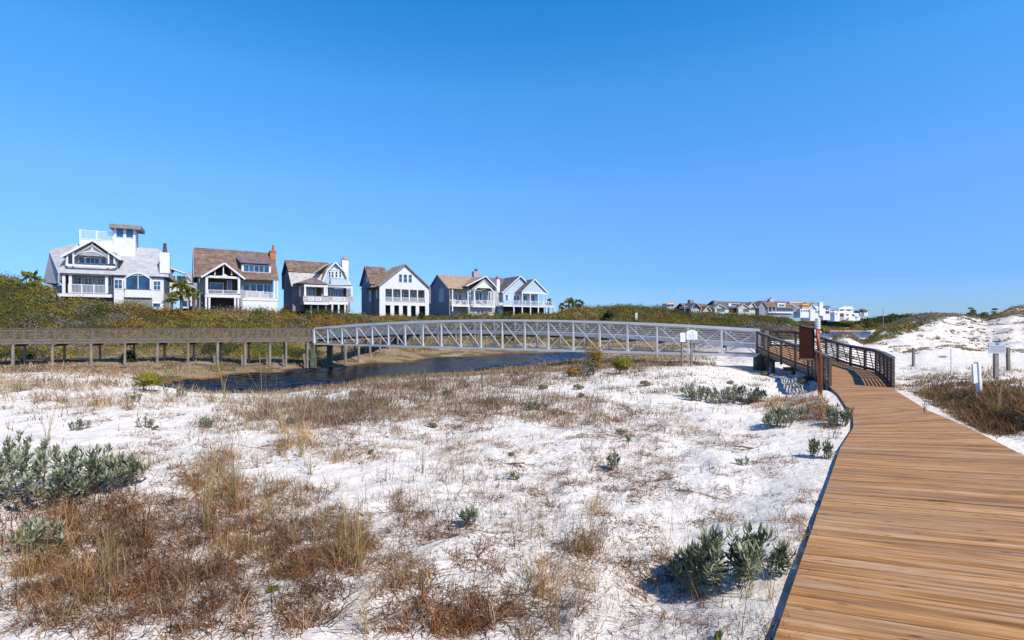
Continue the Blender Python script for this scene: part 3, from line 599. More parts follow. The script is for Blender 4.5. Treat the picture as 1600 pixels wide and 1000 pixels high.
# ------------------------------------------------------------------ signs, posts, stakes
def sign_lines(root, w, z0, z1, n, y, m, x0=0):
    mb = MB()
    for i in range(n):
        z = z1 + (z0 - z1) * (i + .5) / n; x = -w / 2
        while x < w / 2 - .02:
            l = random.uniform(.02, .07); l = min(l, w / 2 - x); mb.box(x0 + x, x0 + x + l, y - .004, y, z - .007, z + .007); x += l + .014
    mb.build('lettering', m, root)
gx, gy, gz = [float(a[0]) for a in ground_at(1282, 619)]
s = empty('sign_post', (gx, gy, gz), 0, 'tall rust red post with ribbed white cap carrying a dark maroon board', 'sign')
MB().tube([(0,0,-.4),(-.03,0,1.2),(-.09,0,2.16)], .068, 14).build('post', M['postred'], s, True)
capm = MB(); 
for i in range(4): capm.tube([(-.09,0,2.16+i*.075),(-.09,0,2.222+i*.075)], [.079, .079], 14)
capm.tube([(-.09,0,2.15),(-.09,0,2.47)], .066, 12); capm.tube([(-.09,0,2.46),(-.09,0,2.50),(-.09,0,2.53)], [.082,.07,.03], 14)
capm.build('cap', M['white'], s, True)
pa = MB(); pa.hexa([(-.86,-.35,1.24),(-.13,.10,1.20),(-.13,.14,1.20),(-.86,-.31,1.24)], [(-.86,-.35,2.27),(-.13,.10,2.17),(-.13,.14,2.17),(-.86,-.31,2.27)])
pa.build('board', M['maroon'], s)
MB().beam((-.87,-.345,2.285), (-.12,.13,2.185), .09, .04).build('frame_bar', M['darkwood'], s); MB().beam((-.87,-.33,1.22), (-.12,.13,1.18), .07, .04).build('frame_bar', M['darkwood'], s)
bo = MB()
for z in (1.95, 1.88, 1.42): bo.box(-.135, -.10, -.075, -.05, z, z + .03)
bo.build('bolts', M['galv'], s)

gx, gy, gz = [float(a[0]) for a in ground_at(1080.5, 572)]
s = empty('notice_sign', (gx, gy, gz), 0, 'white notice board with a peaked top on a grey post in front of the bridge', 'sign'); k = gy / F
MB().box(-.055, .055, -.05, .05, -.4, 42 * k).build('post', M['pile'], s)
hh = 57 * k; w_ = 8.5 * k
MB().prism([(-w_,-.08,hh-15.5*k),(w_,-.08,hh-15.5*k),(w_,-.08,hh-3*k),(w_*.8,-.08,hh-2.5*k),(0,-.08,hh),(-w_*.8,-.08,hh-2.5*k),(-w_,-.08,hh-3*k)], (0,.035,0)).build('board', M['signwhite'], s)
MB().prism([(-.09,-.086,hh-4.6*k),(.10,-.086,hh-4.6*k),(.02,-.086,hh-2.9*k)], (0,.006,0)).build('emblem', M['blueink'], s)
sign_lines(s, w_*1.4, hh-14*k, hh-7*k, 4, -.084, M['greyink'])
gx2, gy2, gz2 = gx - 7 * gy / F, gy + .9, Hf(gx - .28, gy + .9)
s = empty('notice_sign', (gx2, gy2, gz2), .5, 'narrow white sign panel just left of and behind the peaked notice board', 'sign')
MB().box(-.05, .05, -.04, .04, -.4, 1.2).build('post', M['pile'], s); MB().box(-.2, .2, -.08, -.045, 1.45, 1.98).build('board', M['signwhite'], s)
MB().box(-.04, .04, -.04, .04, 1.2, 1.95).build('upper_post', M['pile'], s)

gx, gy, gz = [float(a[0]) for a in ground_at(1556, 593)]
s = empty('notice_sign', (gx, gy, gz), 0, 'grey notice board with a blue emblem on a post in the right hand grass', 'sign'); k = gy / F
MB().box(-2.9*k, 2.9*k, -.05, .05, -.4, 57*k).build('post', M['pile'], s)
MB().prism([(-13.5*k,-.075,41*k),(13*k,-.075,40.5*k),(13*k,-.075,56.5*k),(4*k,-.075,56.8*k),(3*k,-.075,59*k),(-3.5*k,-.075,59*k),(-4.5*k,-.075,57*k),(-13.5*k,-.075,57.3*k)], (0,.025,0)).build('board', M['signgrey'], s)
MB().tube([(-3.3*k,-.085,56*k),(0,-.085,56.2*k),(3*k,-.085,56*k)], [.012,.032,.012], 8).build('emblem', M['blueink'], s)
sign_lines(s, 22*k, 42.5*k, 53*k, 5, -.078, M['greyink'])
MB().box(-4*k, 4*k, -.10, .06, 59*k, 60.6*k).build('cap', M['darkwood'], s)

gx, gy, gz = [float(a[0]) for a in ground_at(1530, 615)]
s = empty('marker_post', (gx, gy, gz), 0, 'leaning white square post with a small white panel in the brown grass', 'post'); s.rotation_euler = (0, math.radians(-6), .4); k = gy / F
MB().box(-.055, .055, -.055, .055, -.4, 50*k).build('post', M['white'], s)
MB().box(-.27, -.058, -.02, .02, 18*k, 48*k).build('panel', M['white'], s)

for px, py, ht, mm, wd, lab in [
    (1427, 573, 1.08, 'oldwood', .10, 'dark timber fence post standing alone on the sand right of the dark railing'),
    (1576, 579, 1.0, 'oldwood', .10, 'dark timber fence post just right of the grey notice board'),
    (665, 618, .82, 'darkwood', .035, 'thin dark stake among low grey brush below the left half of the bridge'),
    (754, 611, .75, 'darkwood', .035, 'thin dark stake on the sand below the middle of the bridge'),
    (1486, 588, 1.15, 'galv', .018, 'thin pale wire stake between the timber post and the white marker post'),
    (431, 612, .95, 'darkwood', .03, 'thin dark stake at the near edge of the creek')]:
    gx, gy, gz = [float(a[0]) for a in ground_at(px, py)]
    o = MB().beam((0,0,-.3), (random.uniform(-.05,.05),0,ht), wd, wd).build('fence_post' if wd > .05 else 'stake', M[mm]); o.location = (gx, gy, gz)
    tag(o, lab, 'post' if wd > .05 else 'stake')
x, y, z = at(1380, 506, 430); o = MB().tube([(0,0,-2),(0,0,14)], [.25,.18], 8).build('utility_pole', M['pile']); o.location = (x, y, z); tag(o, 'thin pale pole standing by the far shore of the lake', 'pole')
x, y, z = at(994, 501, 140); o = MB().beam((0,0,-1.5), (0,0,1.6), .6, .5).build('marker_post', M['white']); o.location = (x, y, Hf(x, y) + .6); tag(o, 'small white marker post on the green hillside above the bridge', 'post')
# ------------------------------------------------------------------ houses
class House:
    """local frame: x along the front, y to the back, z up; photo columns are turned into metres on the front plane"""
    def __init__(s, name, px, Y, deg, label, cat='house', base=None, zoom=(0, 0, 1)):
        s.O = ((px - 800) / F * Y, Y); s.c = math.cos(math.radians(deg)); s.s = math.sin(math.radians(deg)); s.zm = zoom
        s.zb = (Hf(*s.O) if base is None else base)
        s.r = empty(name, (s.O[0], s.O[1], s.zb), math.radians(deg), label, cat)
    def p(s, zx, zy, v=0):
        px = s.zm[0] + zx / s.zm[2]; py = s.zm[1] + zy / s.zm[2]; k = (px - 800) / F
        u = (k * (s.O[1] + v * s.c) - s.O[0] + v * s.s) / (s.c - k * s.s)
        Y = s.O[1] + u * s.s + v * s.c
        return (u, v, EYE - (py - HY) * Y / F - s.zb)
    def rc(s, x0, y0, x1, y1, v):
        a = s.p(x0, y0, v); b = s.p(x1, y0, v); c = s.p(x0, y1, v); return a[0], b[0], c[2], a[2]
    def block(s, name, m, x0, y0, x1, y1, v0, v1, extra=0):
        u0, u1, z0, z1 = s.rc(x0, y0, x1, y1, v0)
        return MB().box(u0, u1, v0, v1, z0 - extra, z1).build(name, M[m], s.r)
    def win(s, x0, y0, x1, y1, v, nx=2, ny=2, fm='white', fr=.09, name='window'):
        u0, u1, z0, z1 = s.rc(x0, y0, x1, y1, v); f = MB()
        f.box(u0-fr, u0, v-.07, v, z0-fr, z1+fr); f.box(u1, u1+fr, v-.07, v, z0-fr, z1+fr)
        f.box(u0, u1, v-.066, v, z1, z1+fr); f.box(u0, u1, v-.075, v, z0-fr, z0)
        for i in range(1, nx): u = u0 + (u1-u0)*i/nx; f.box(u-.03, u+.03, v-.05, v, z0, z1)
        for i in range(1, ny): z = z0 + (z1-z0)*i/ny; f.box(u0, u1, v-.045, v, z-.025, z+.025)
        o = f.build(name, M[fm], s.r)
        MB().box(u0, u1, v-.02, v-.003, z0, z1).build('pane', M['glass'], o)
    def sidewin(s, v0, v1, z0, z1, u, nx=2, ny=3):
        f = MB(); fr = .09
        f.box(u-.07, u, v0-fr, v0, z0-fr, z1+fr); f.box(u-.07, u, v1, v1+fr, z0-fr, z1+fr); f.box(u-.066, u, v0, v1, z1, z1+fr); f.box(u-.075, u, v0, v1, z0-fr, z0)
        for i in range(1, nx): v = v0+(v1-v0)*i/nx; f.box(u-.05, u, v-.04, v+.04, z0, z1)
        for i in range(1, ny): z = z0+(z1-z0)*i/ny; f.box(u-.045, u, v0, v1, z-.03, z+.03)
        o = f.build('window', M['white'], s.r); MB().box(u-.02, u-.003, v0, v1, z0, z1).build('pane', M['glass'], o)
    def post(s, x, y0, y1, v, w=.3, m='white', extra=0, taper=1.0):
        a = s.p(x, y0, v); b = s.p(x, y1, v); h = w/2; t = h*taper
        MB().hexa([(a[0]-h,v-h,b[2]-extra),(a[0]+h,v-h,b[2]-extra),(a[0]+h,v+h,b[2]-extra),(a[0]-h,v+h,b[2]-extra)], [(a[0]-t,v-t,a[2]),(a[0]+t,v-t,a[2]),(a[0]+t,v+t,a[2]),(a[0]-t,v+t,a[2])]).build('porch_post', M[m], s.r)
    def rail(s, x0, y0, x1, y1, v, m='white', step=.16, mids=0):
        u0, u1, z0, z1 = s.rc(x0, y0, x1, y1, v); f = MB()
        f.box(u0, u1, v-.05, v+.05, z1-.08, z1); f.box(u0, u1, v-.03, v+.03, z0+.03, z0+.12); n = max(2, int((u1-u0)/step))
        for i in range(1, n): u = u0+(u1-u0)*i/n; f.box(u-.022, u+.022, v-.022, v+.022, z0+.12, z1-.08)
        for i in range(mids+2): u = u0+(u1-u0)*i/(mids+1); f.box(u-.08, u+.08, v-.08, v+.08, z0, z1+.06)
        f.build('railing', M[m], s.r)
    def poly(s, name, m, pts, v, d):
        q = [s.p(x, y, v) for x, y in pts]; return MB().prism(q, (0, d, 0)).build(name, M[m], s.r)
    def gable(s, name, m, L, A, R, v0, v1, t=.18, over=.35, trim='white', wall=None, wv=None):
        """roof with its ridge running back; L, A, R are its eave, apex, eave on the front plane v0"""
        l, a, r = s.p(*L, v0), s.p(*A, v0), s.p(*R, v0); zl = (l[2]+r[2])/2
        l = (l[0], v0, zl); r = (r[0], v0, zl); B = lambda q, v: (q[0], v, q[2])
        MB().slab([l, a, B(a, v1), B(l, v1)], t).slab([a, r, B(r, v1), B(a, v1)], t).build(name, M[m], s.r)
        tm = MB(); dn = lambda q: (q[0], v0-.05, q[2]-t*.6)
        tm.beam(dn(l), dn(a), .1, .28); tm.beam(dn(a), dn(r), .1, .28); tm.build('barge_board', M[trim], s.r)
        if wall:
            wv = wv if wv is not None else v0 + .5; q = .93
            MB().prism([(l[0]+(a[0]-l[0])*(1-q), wv, zl-.1), (r[0]+(a[0]-r[0])*(1-q), wv, zl-.1), (a[0], wv, a[2]-t*1.4-.1)], (0, .15, 0)).build('gable_wall', M[wall], s.r)
        return l, a, r
    def slab(s, name, m, pts, t=.16, extra_slabs=()):
        mb = MB().slab([s.p(*q) for q in pts], t)
        for e in extra_slabs: mb.slab([s.p(*q) for q in e], t)
        return mb.build(name, M[m], s.r)
    def ridge_roof(s, m, el, rl, er, rr, ve, vr, t=.18, name='roof'):
        """ridge parallel to the front: front slope between eave (el..er at ve) and ridge (rl..rr at vr), mirrored to the back"""
        a, b, c, d = s.p(*el, ve), s.p(*er, ve), s.p(*rr, vr), s.p(*rl, vr)
        ze = (a[2]+b[2])/2; zr = (c[2]+d[2])/2; a = (a[0],a[1],ze); b = (b[0],b[1],ze); c = (c[0],c[1],zr); d = (d[0],d[1],zr)
        ul = (a[0]+d[0])/2; ur = (b[0]+c[0])/2
        a, b, c, d = (ul,)+a[1:], (ur,)+b[1:], (ur,)+c[1:], (ul,)+d[1:]
        bk = lambda q: (q[0], 2*vr-ve, q[2])
        MB().slab([a, b, c, d], t).slab([bk(b), bk(a), d, c], t).build(name, M[m], s.r)
        return a, b, c, d
    def sidewall(s, m, u, a, d, zlow, t=.2, inset=.25):
        """end wall under a ridge roof at position u"""
        v0, ve2, ze, zr = a[1]+inset, 2*d[1]-a[1]-inset, a[2], d[2]; k = inset*(zr-ze)/(d[1]-a[1])
        MB().prism([(u,v0,zlow),(u,ve2,zlow),(u,ve2,ze+k-.22),(u,d[1],zr-.25),(u,v0,ze+k-.22)], (t, 0, 0)).build('side_wall', M[m], s.r)

# --- house 1: big pale house with tower, zoom window (50,330) x6.25
h = House('beach_house', 98, 78, 29, 'largest pale grey house with a rooftop lookout tower and deck, leftmost of the row', zoom=(50, 330, 6.248))
P_ = h.p
wt = 'whitewall'
a1, b1, c1, d1 = P_(270,600,-.5), P_(1335,640,-.5), P_(1225,385,5.2), P_(455,335,5.2)
ze = (a1[2]+b1[2])/2; zr = (c1[2]+d1[2])/2 + .3
A, B_, Cc, D = (a1[0],-.5,ze), (b1[0],-.5,ze), (c1[0],5.2,zr), (d1[0],5.2,zr)
K = P_(178,378,6.0); K = (K[0], 6.0, K[2]); Lo = P_(105,700,5.0); L1 = P_(268,706,-.2)
rf = MB().slab([A, B_, Cc, D], .2).slab([B_, (B_[0], 10.9, ze), (Cc[0]+1.2, 5.2, zr-.9), Cc], .2).slab([(B_[0],10.9,ze), (A[0],10.9,ze), D, Cc], .2)
Kb = (K[0], K[1]+2.5, K[2]); Lb = (Lo[0], 10.9, Lo[2])
rf.slab([L1, A, D, K], .2).slab([L1, K, Lo], .2).slab([Lo, K, Kb, Lb], .2).slab([D, (D[0],5.5,D[2]), Kb, K], .2).slab([Lb, Kb, D, (A[0],10.9,ze)], .2)
rf.build('roof', M['palegrey'], h.r)
h.block('wall', wt, 800, 640, 1285, 770, 0, 10, 3.2)                      # right bay
u0, u1, z0, z1 = h.rc(285, 600, 770, 800, 0)
MB().box(u0, u1+.3, 2.6, 10, z0-3, z1).build('porch_wall', M['greywall'], h.r)
MB().box(Lo[0]+.8, u0, 2.2, 10, z0-3, L1[2]-.1).build('wing_wall', M['greywall'], h.r)
MB().box(u0-.4, u1+.1, -.1, 2.6, z0-.5, z0-.02).build('porch_floor', M['white'], h.r)
MB().box(u0, u1, 0, .3, z1-.25, z1-.02).build('porch_beam', M['white'], h.r)
for x in (312, 376, 730): h.post(x, 620, 800, .15, .36)
h.rail(360, 712, 725, 798, -.02, mids=2)
for q in ((412,650,480,705),(515,655,584,712),(645,660,700,715)): h.win(*q, 2.6, 2, 2)
h.block('door', 'darkporch', 330, 625, 362, 790, 2.52, 2.6); h.win(748,645,775,730,2.6,1,1)
h.win(808,668,878,752,0,2,2); h.win(1190,684,1252,765,0,2,2)
u0, u1, z0, z1 = h.rc(905, 640, 1165, 765, -.35)                          # arched bay window
MB().box(u0, u1, -.35, 0, z0-1.2, z0).build('bay_sill', M['white'], h.r)
n = 14; g0, g1, gz0, gz1 = h.rc(920, 655, 1150, 758, -.35); arc = [(g0+(g1-g0)*i/n, gz1 + .75*math.sin(math.pi*i/n)) for i in range(n+1)]
tr = MB(); wn = MB().prism([(g0,-.3,gz0),(g1,-.3,gz0)] + [(x,-.3,z) for x, z in arc[::-1]], (0,.2,0))
for (x, z), (x2, z2) in zip(arc[:-1], arc[1:]): tr.beam((x,-.35,z+.16), (x2,-.35,z2+.16), .35, .22)
tr.beam((g0-.13,-.35,gz0), (g0-.13,-.35,gz1+.1), .24, .3, up=(0,1,0)); tr.beam((g1+.13,-.35,gz0), (g1+.13,-.35,gz1+.1), .24, .3, up=(0,1,0)); tr.box((g0+g1)/2-.05, (g0+g1)/2+.05, -.38, -.31, gz0, gz1+.72)
o = tr.build('window', M['white'], h.r); wn.build('pane', M['glass'], o)
h.block('garage_wall', 'porchwall', 895, 835, 1175, 920, -.03, 0, .5); h.win(1182, 900, 1250, 935, -.001, 1, 1)
l, a, r = h.gable('dormer_roof', 'palegrey', (280,437), (590,275), (870,470), -.4, 4.5)
h.gable('gable_arch', 'greyroof', (430,420), (590,330), (740,440), -.1, -.05, .05, trim='greywall', wall='greywall', wv=-.05)
u0, u1, z0, z1 = h.rc(335, 430, 815, 515, 0.0)
MB().box(u0, u1, -.2, .1, z0-.32, z0).build('dormer_sill', M['white'], h.r)
MB().box(u0, u1, 1.4, 1.6, z0-.2, z1+1.0).build('dormer_wall', M['greywall'], h.r)
MB().box(u0-.15, u0, 0, 3.6, z0-.3, z1+.1).box(u1, u1+.15, 0, 3.6, z0-.3, z1+.1).build('dormer_cheek', M['greywall'], h.r)
for x in (345, 405, 748, 805): h.post(x, 430 if x in (345, 805) else 395, 515, -.05, .2)
br_ = MB(); q0, q1 = P_(410,440,-.08), P_(745,460,-.08); qm = P_(588,392,-.08)
for i in range(12):
    t0, t1 = i/12, (i+1)/12; f_ = lambda t: (q0[0]+(q1[0]-q0[0])*t, -.08, q0[2] + (qm[2]-q0[2])*math.sin(math.pi*t))
    br_.beam(f_(t0), f_(t1), .08, .14)
br_.box(qm[0]-.08, qm[0]+.08, -.12, -.04, qm[2], a[2]-.3); br_.build('arch_brace', M['white'], h.r)
h.win(462,450,512,503,1.4,1,1); h.win(530,455,655,508,1.4,3,1); h.win(678,460,722,512,1.4,1,1)
h.block('lookout_base', wt, 463, 275, 803, 395, 3.6, 8, 1.5); h.rail(470, 180, 795, 272, 3.65, mids=1)
h.block('tower', wt, 800, 165, 1010, 390, 3.3, 6.5, 2.0)
for q in ((824,150,893,250),(920,150,988,255)): h.win(*q, 3.3, 1, 1)
u0, u1, z0, z1 = h.rc(750, 112, 1065, 165, 2.7); MB().box(u0, u1, 2.5, 7.3, z0+.1, z1-.12).build('tower_roof', M['porchwall'], h.r)
h.block('chimney', 'white', 1246, 400, 1345, 590, -.1, 1.4, .2)
u0, u1, z0, z1 = h.rc(1275, 318, 1318, 400, .5); MB().tube([(u0/2+u1/2,.6,z0),(u0/2+u1/2,.6,z1)], [.34,.2], 8).tube([(u0/2+u1/2,.6,z1-.05),(u0/2+u1/2,.6,z1+.08)], .3, 8).build('flue', M['darkpot'], h.r)

# --- house 2: brown cedar roof, brick chimney, zoom (280,370) x8.335
h = House('beach_house', 322, 91, 33, 'brown roofed house with a tall orange brick chimney, second from the left', zoom=(280, 370, 8.335))
A, B_, Cc, D = h.ridge_roof('brownroof', (238,532), (150,135), (1352,565), (1182,205), -.3, 6.2)
u0, u1, z0, z1 = h.rc(300, 545, 1225, 760, 1.6)
MB().box(A[0]+.9, B_[0]-.8, 1.6, 11.6, z0-3, z1+.6).build('wall', M['greywall'], h.r)
h.sidewall('navy_and_shade', A[0]+.7, A, D, z0-3)  # end wall's shade is put into its colour
MB().beam((D[0]-.1, A[1], A[2]-.2), (D[0]-.1, D[1], D[2]-.2), .1, .3).beam((D[0]-.1, 2*D[1]-A[1], A[2]-.2), (D[0]-.1, D[1], D[2]-.2), .1, .3).build('barge_board', M['greywall'], h.r)
v0 = -2.2
h.gable('porch_roof', 'brownroof', (285,518), (590,335), (858,545), v0-.5, 3.2)
u0, u1, z0, z1 = h.rc(340, 500, 795, 530, v0); MB().box(u0, u1, v0-.1, v0+.15, z0, z1).build('porch_beam', M['white'], h.r)
h.poly('tie_plate', 'white', [(525,530),(590,480),(665,530)], v0-.14, .03)
for x, y in ((465, 440), (575, 370), (683, 450)): h.post(x, y, 500, v0, .16)
for x in (358, 778): h.post(x, 530, 745, v0, .38)
h.rail(375, 690, 760, 740, v0, mids=1)
u0, u1, z0, z1 = h.rc(335, 745, 800, 785, v0); MB().box(u0, u1, v0-.1, 1.6, z0, z1).build('porch_floor', M['white'], h.r)
for x in (350, 393, 728, 770): h.post(x, 790, 925, v0+.1, .3, extra=.6)
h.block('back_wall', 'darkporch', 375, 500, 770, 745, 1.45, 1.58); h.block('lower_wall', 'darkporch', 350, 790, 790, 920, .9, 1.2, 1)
h.win(405,600,572,685,1.45,1,1); h.win(628,575,680,690,1.45,1,1,name='door')
h.block('pier_wall', 'greywall', 796, 560, 828, 770, -1.2, 1.5, 2)
for x in (1240, 1277): h.post(x, 570, 800, -.2, .28)
h.rail(878, 712, 1225, 795, -.2, mids=1)
u0, u1, z0, z1 = h.rc(805, 795, 1285, 825, -.25); MB().box(u0, u1, -.3, 1.6, z0, z1).build('porch_floor', M['white'], h.r)
h.block('base_wall', 'white', 805, 826, 1283, 870, -.2, 0, 2)
for q in ((842,615,912,700),(935,615,998,705),(1012,620,1090,710),(1105,625,1190,745)): h.win(*q, 1.6, 1 if q[0] < 1100 else 2, 1)
h.slab('dormer_roof', 'metalroof', [(795,330,.9),(1200,350,.9),(1165,272,4.2),(735,262,4.2)])
u0, u1, z0, z1 = h.rc(812, 350, 1195, 462, 1.4); MB().box(u0, u1, 1.4, 4.6, z0-.3, z1-.05).build('dormer', M['white'], h.r)
h.win(842,370,1168,450,1.4,5,1)
h.block('chimney', 'brick', 1186, 182, 1260, 440, 4.6, 5.8, 1); h.block('chimney_cap', 'brick', 1180, 176, 1266, 192, 4.5, 5.9)
u0, u1, z0, z1 = h.rc(1205, 108, 1240, 178, 5.2); MB().tube([((u0+u1)/2,5.2,z0),((u0+u1)/2,5.2,z1)], [.26,.2], 8).build('chimney_pot', M['pot'], h.r)

# --- house 3: gambrel house with hipped porch, zoom (430,390) x10
h = House('beach_house', 476, 103, 34, 'house with a silvery gambrel roof and hipped corner porch, third from the left', zoom=(430, 390, 10))
a, b, c, d = h.p(205,340,2.2), h.p(700,352,2.2), h.p(860,200,6), h.p(150,165,6)
ze, zr = a[2], (c[2]+d[2])/2; Lw = h.p(252,572,.9); ub = c[0]+2
mb = MB().slab([(a[0],2.2,ze),(ub,2.2,ze),(ub,6,zr),(d[0],6,zr)], .18).slab([(ub,9.8,ze),(a[0],9.8,ze),(d[0],6,zr),(ub,6,zr)], .18)
mb.build('roof', M['brownroof'], h.r)
MB().slab([(Lw[0],.9,Lw[2]),(ub,.9,Lw[2]),(ub,2.35,ze-.05),(a[0],2.35,ze-.05)], .15).slab([(ub,11.1,Lw[2]),(Lw[0],11.1,Lw[2]),(a[0],9.65,ze-.05),(ub,9.65,ze-.05)], .15).build('lower_roof', M['shingle'], h.r)
MB().prism([(Lw[0]+.3,1.2,Lw[2]-5),(Lw[0]+.3,10.8,Lw[2]-5),(Lw[0]+.3,10.8,Lw[2]),(Lw[0]+.3,9.6,ze-.2),(Lw[0]+.3,6,zr-.3),(Lw[0]+.3,2.4,ze-.2),(Lw[0]+.3,1.2,Lw[2])], (.25,0,0)).build('side_wall', M['navy_and_shade'], h.r)  # gambrel end painted in its shaded tone
MB().box(Lw[0]+.4, ub+1, 1.5, 10.8, Lw[2]-5, Lw[2]-.1).build('wall', M['porchwall'], h.r)
vg = -.6                                                                  # front cross gable, gambrel outline
G = [h.p(735,480,vg), h.p(815,330,vg), h.p(940,190,vg), h.p(1085,330,vg), h.p(1160,480,vg)]; G[0] = (G[0][0]-.2, vg, h.p(735,540,vg)[2]); G[4] = (G[4][0]+.2, vg, G[0][2])
G[1] = (G[1][0], vg, (G[1][2]+G[3][2])/2); G[3] = (G[3][0], vg, G[1][2])
mb = MB(); bk = lambda q: (q[0], 6.0, q[2])
for q, r in zip(G[:-1], G[1:]): mb.slab([q, r, bk(r), bk(q)], .16)
mb.build('cross_roof', M['shingle'], h.r)
tm = MB()
for q, r in zip(G[:-1], G[1:]): tm.beam((q[0],vg-.06,q[2]-.1), (r[0],vg-.06,r[2]-.1), .1, .26)
tm.build('barge_board', M['white'], h.r)
MB().prism([(q[0]*.985+G[2][0]*.015, vg+.5, q[2]-.2) for q in G], (0,.2,0)).build('gable_wall', M['bluewall'], h.r)
h.block('gable_band', 'white', 815, 300, 1070, 318, vg+.3, vg+.5); h.block('window_band', 'white', 820, 328, 1045, 440, vg+.38, vg+.49)
for x0 in (835, 882, 942, 1002): h.win(x0, 345, x0+28, 430, vg+.38, 1, 2, fr=.05)
h.block('balcony', 'bluewall', 868, 452, 1150, 545, vg-.3, vg+.4)
h.slab('canopy_roof', 'shingle', [(585,372,vg+.6),(740,262,vg+.6),(860,205,5),(700,345,5)])
e0, e1 = h.p(335,532,-2.6), h.p(832,528,-2.6); zz = (e0[2]+e1[2])/2; ap = h.p(575,440,0.6)
mb = MB(); E = [(e0[0],-2.6,zz),(e1[0],-2.6,zz),(e1[0],1.6,zz),(e0[0],1.6,zz)]; tp = (ap[0],.0,ap[2]); tq = (ap[0]+.6,.4,ap[2])
mb.slab([E[0],E[1],tq,tp], .1).slab([E[1],E[2],tq], .1).slab([E[3],E[0],tp], .1).slab([E[2],E[3],tp,tq], .1); mb.build('porch_roof', M['metalroof'], h.r)
u0, u1, z0, z1 = h.rc(450, 545, 820, 575, -2.3); MB().box(u0, u1, -2.4, -2.15, z0, z1).box(u0, u0+.25, -2.15, 1.5, z0, z1).build('porch_beam', M['white'], h.r)
h.block('eave_beam', 'white', 825, 552, 1212, 585, -1.2, -.95); h.slab('porch_flat_roof', 'shingle', [(820,552,-1.4),(1215,552,-1.4),(1160,530,0.2),(840,530,.2)], .12)
for x in (465, 772): h.post(x, 575, 722, -2.3, .42, taper=.7)
for x in (805, 1195): h.post(x, 585, 722, -1.1, .36, taper=.7)
h.post(385, 575, 740, .8, .3)
u0, u1, z0, z1 = h.rc(435, 722, 830, 812, -2.5); MB().box(u0, u1, -2.55, -2.4, z0, z1).box(u0, u0+.15, -2.4, 1.5, z0, z1).build('parapet', M['shingle'], h.r)
h.block('parapet', 'shingle', 832, 730, 1225, 815, -1.3, -1.15)
for x0, v in ((515,-2.6),(632,-2.6),(905,-1.33),(1005,-1.33)):
    u0, u1, z0, z1 = h.rc(x0, 742, x0+88, 800, v); o = MB().box(u0, u1, v-.03, v, z0, z1).build('lattice_panel', M['white'], h.r); du = (u1-u0)/5; dz = (z1-z0)
    lm = MB()
    for i, j in ((1,.25),(3,.25),(1,.68),(3,.68),(2.1,.46)): lm.box(u0+du*i, u0+du*(i+.8), v-.045, v-.031, z0+dz*j, z0+dz*(j+.16))
    lm.build('openings', M['darkporch'], o)
h.block('floor_band', 'white', 450, 815, 835, 855, -2.6, 1.2); h.block('floor_band', 'white', 838, 815, 1140, 855, -1.4, 1.2)
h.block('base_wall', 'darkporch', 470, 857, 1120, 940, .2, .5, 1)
for x in (560, 668, 790, 890, 990, 1090): h.post(x, 857, 960, -1.2, .3, extra=.6)
h.win(515,600,552,720,1.5,1,1); h.win(582,600,620,720,1.5,1,1); h.block('door', 'darkporch', 655, 590, 718, 722, 1.42, 1.5)
for x0 in (825, 872, 940, 998): h.win(x0, 618, x0+34, 735, 1.5, 1, 1, fr=.06)
h.block('door', 'darkporch', 1070, 590, 1110, 740, 1.42, 1.5)
h.block('chimney', 'white', 1045, 158, 1145, 400, 4.4, 5.5, 2.5)
u0, u1, z0, z1 = h.rc(1040, 115, 1150, 160, 4.9); MB().hexa([(u0,4.3,z0),(u1,4.3,z0),(u1,5.6,z0),(u0,5.6,z0)], [(u0+.35,4.6,z1),(u1-.35,4.6,z1),(u1-.35,5.2,z1),(u0+.35,5.2,z1)]).build('chimney_cap', M['tanroof'], h.r)

# --- house 4: white gable front, zoom (540,400) x10.53
h = House('beach_house', 592, 116, 33, 'white house with a broad front gable and five bay porch, fourth from the left', zoom=(540, 400, 10.53))
l, a, r = h.gable('roof', 'tanroof', (540,482), (985,130), (1398,527), -.35, 9, trim='porchwall')
ea, eb, ec, ed = h.ridge_roof('brownroof', (425,462), (282,168), (700,462), (690,190), 4.2, 8.4, name='rear_roof')
h.sidewall('navy_and_shade', ea[0]+.5, ea, ed, -2.5)  # rear end wall coloured as if in shade
MB().box(ea[0]+.7, l[0]+1, 4.7, 12, -2.5, ea[2]-.1).build('rear_wall', M['shingle'], h.r)
MB().slab([(l[0]-1.6,.6,l[2]-.3),(l[0]+.4,.6,l[2]+.05),(l[0]+.4,8,l[2]+.05),(l[0]-1.6,8,l[2]-.3)], .14).build('eave_skirt', M['tanroof'], h.r)
ux0, ux1, zb_, zt_ = h.rc(558, 475, 1372, 880, 0)
o0, o1, oz0, oz1 = h.rc(636, 535, 1312, 752, 0)
zt_ = l[2] + .1
q = .955
wl = MB().prism([(l[0]+(a[0]-l[0])*(1-q), 0, l[2]-.12), (r[0]+(a[0]-r[0])*(1-q), 0, l[2]-.12), (a[0], 0, a[2]-.35)], (0, .25, 0))
wl.box(ux0, ux1, 0, .25, oz1, l[2]-.12); wl.box(ux0, o0, 0, .25, zb_-1.5, oz1); wl.box(o1, ux1, 0, .25, zb_-1.5, oz1)
bz = h.p(650, 808, 0)[2]; wl.box(o0, o1, 0, .25, bz, oz0)
wl.build('front_wall', M['whitewall'], h.r)
MB().box(ux0, ux0+.25, .25, 11, zb_-1.5, l[2]-.15).build('side_wall', M['navy_and_shade'], h.r); MB().box(ux1-.25, ux1, .25, 11, zb_-1.5, l[2]-.15).build('side_wall', M['whitewall'], h.r)  # left side has its shade painted in, right side stays white
for x in (643, 770, 910, 1046, 1180, 1306): h.post(x, 536, 752, .12, .26)
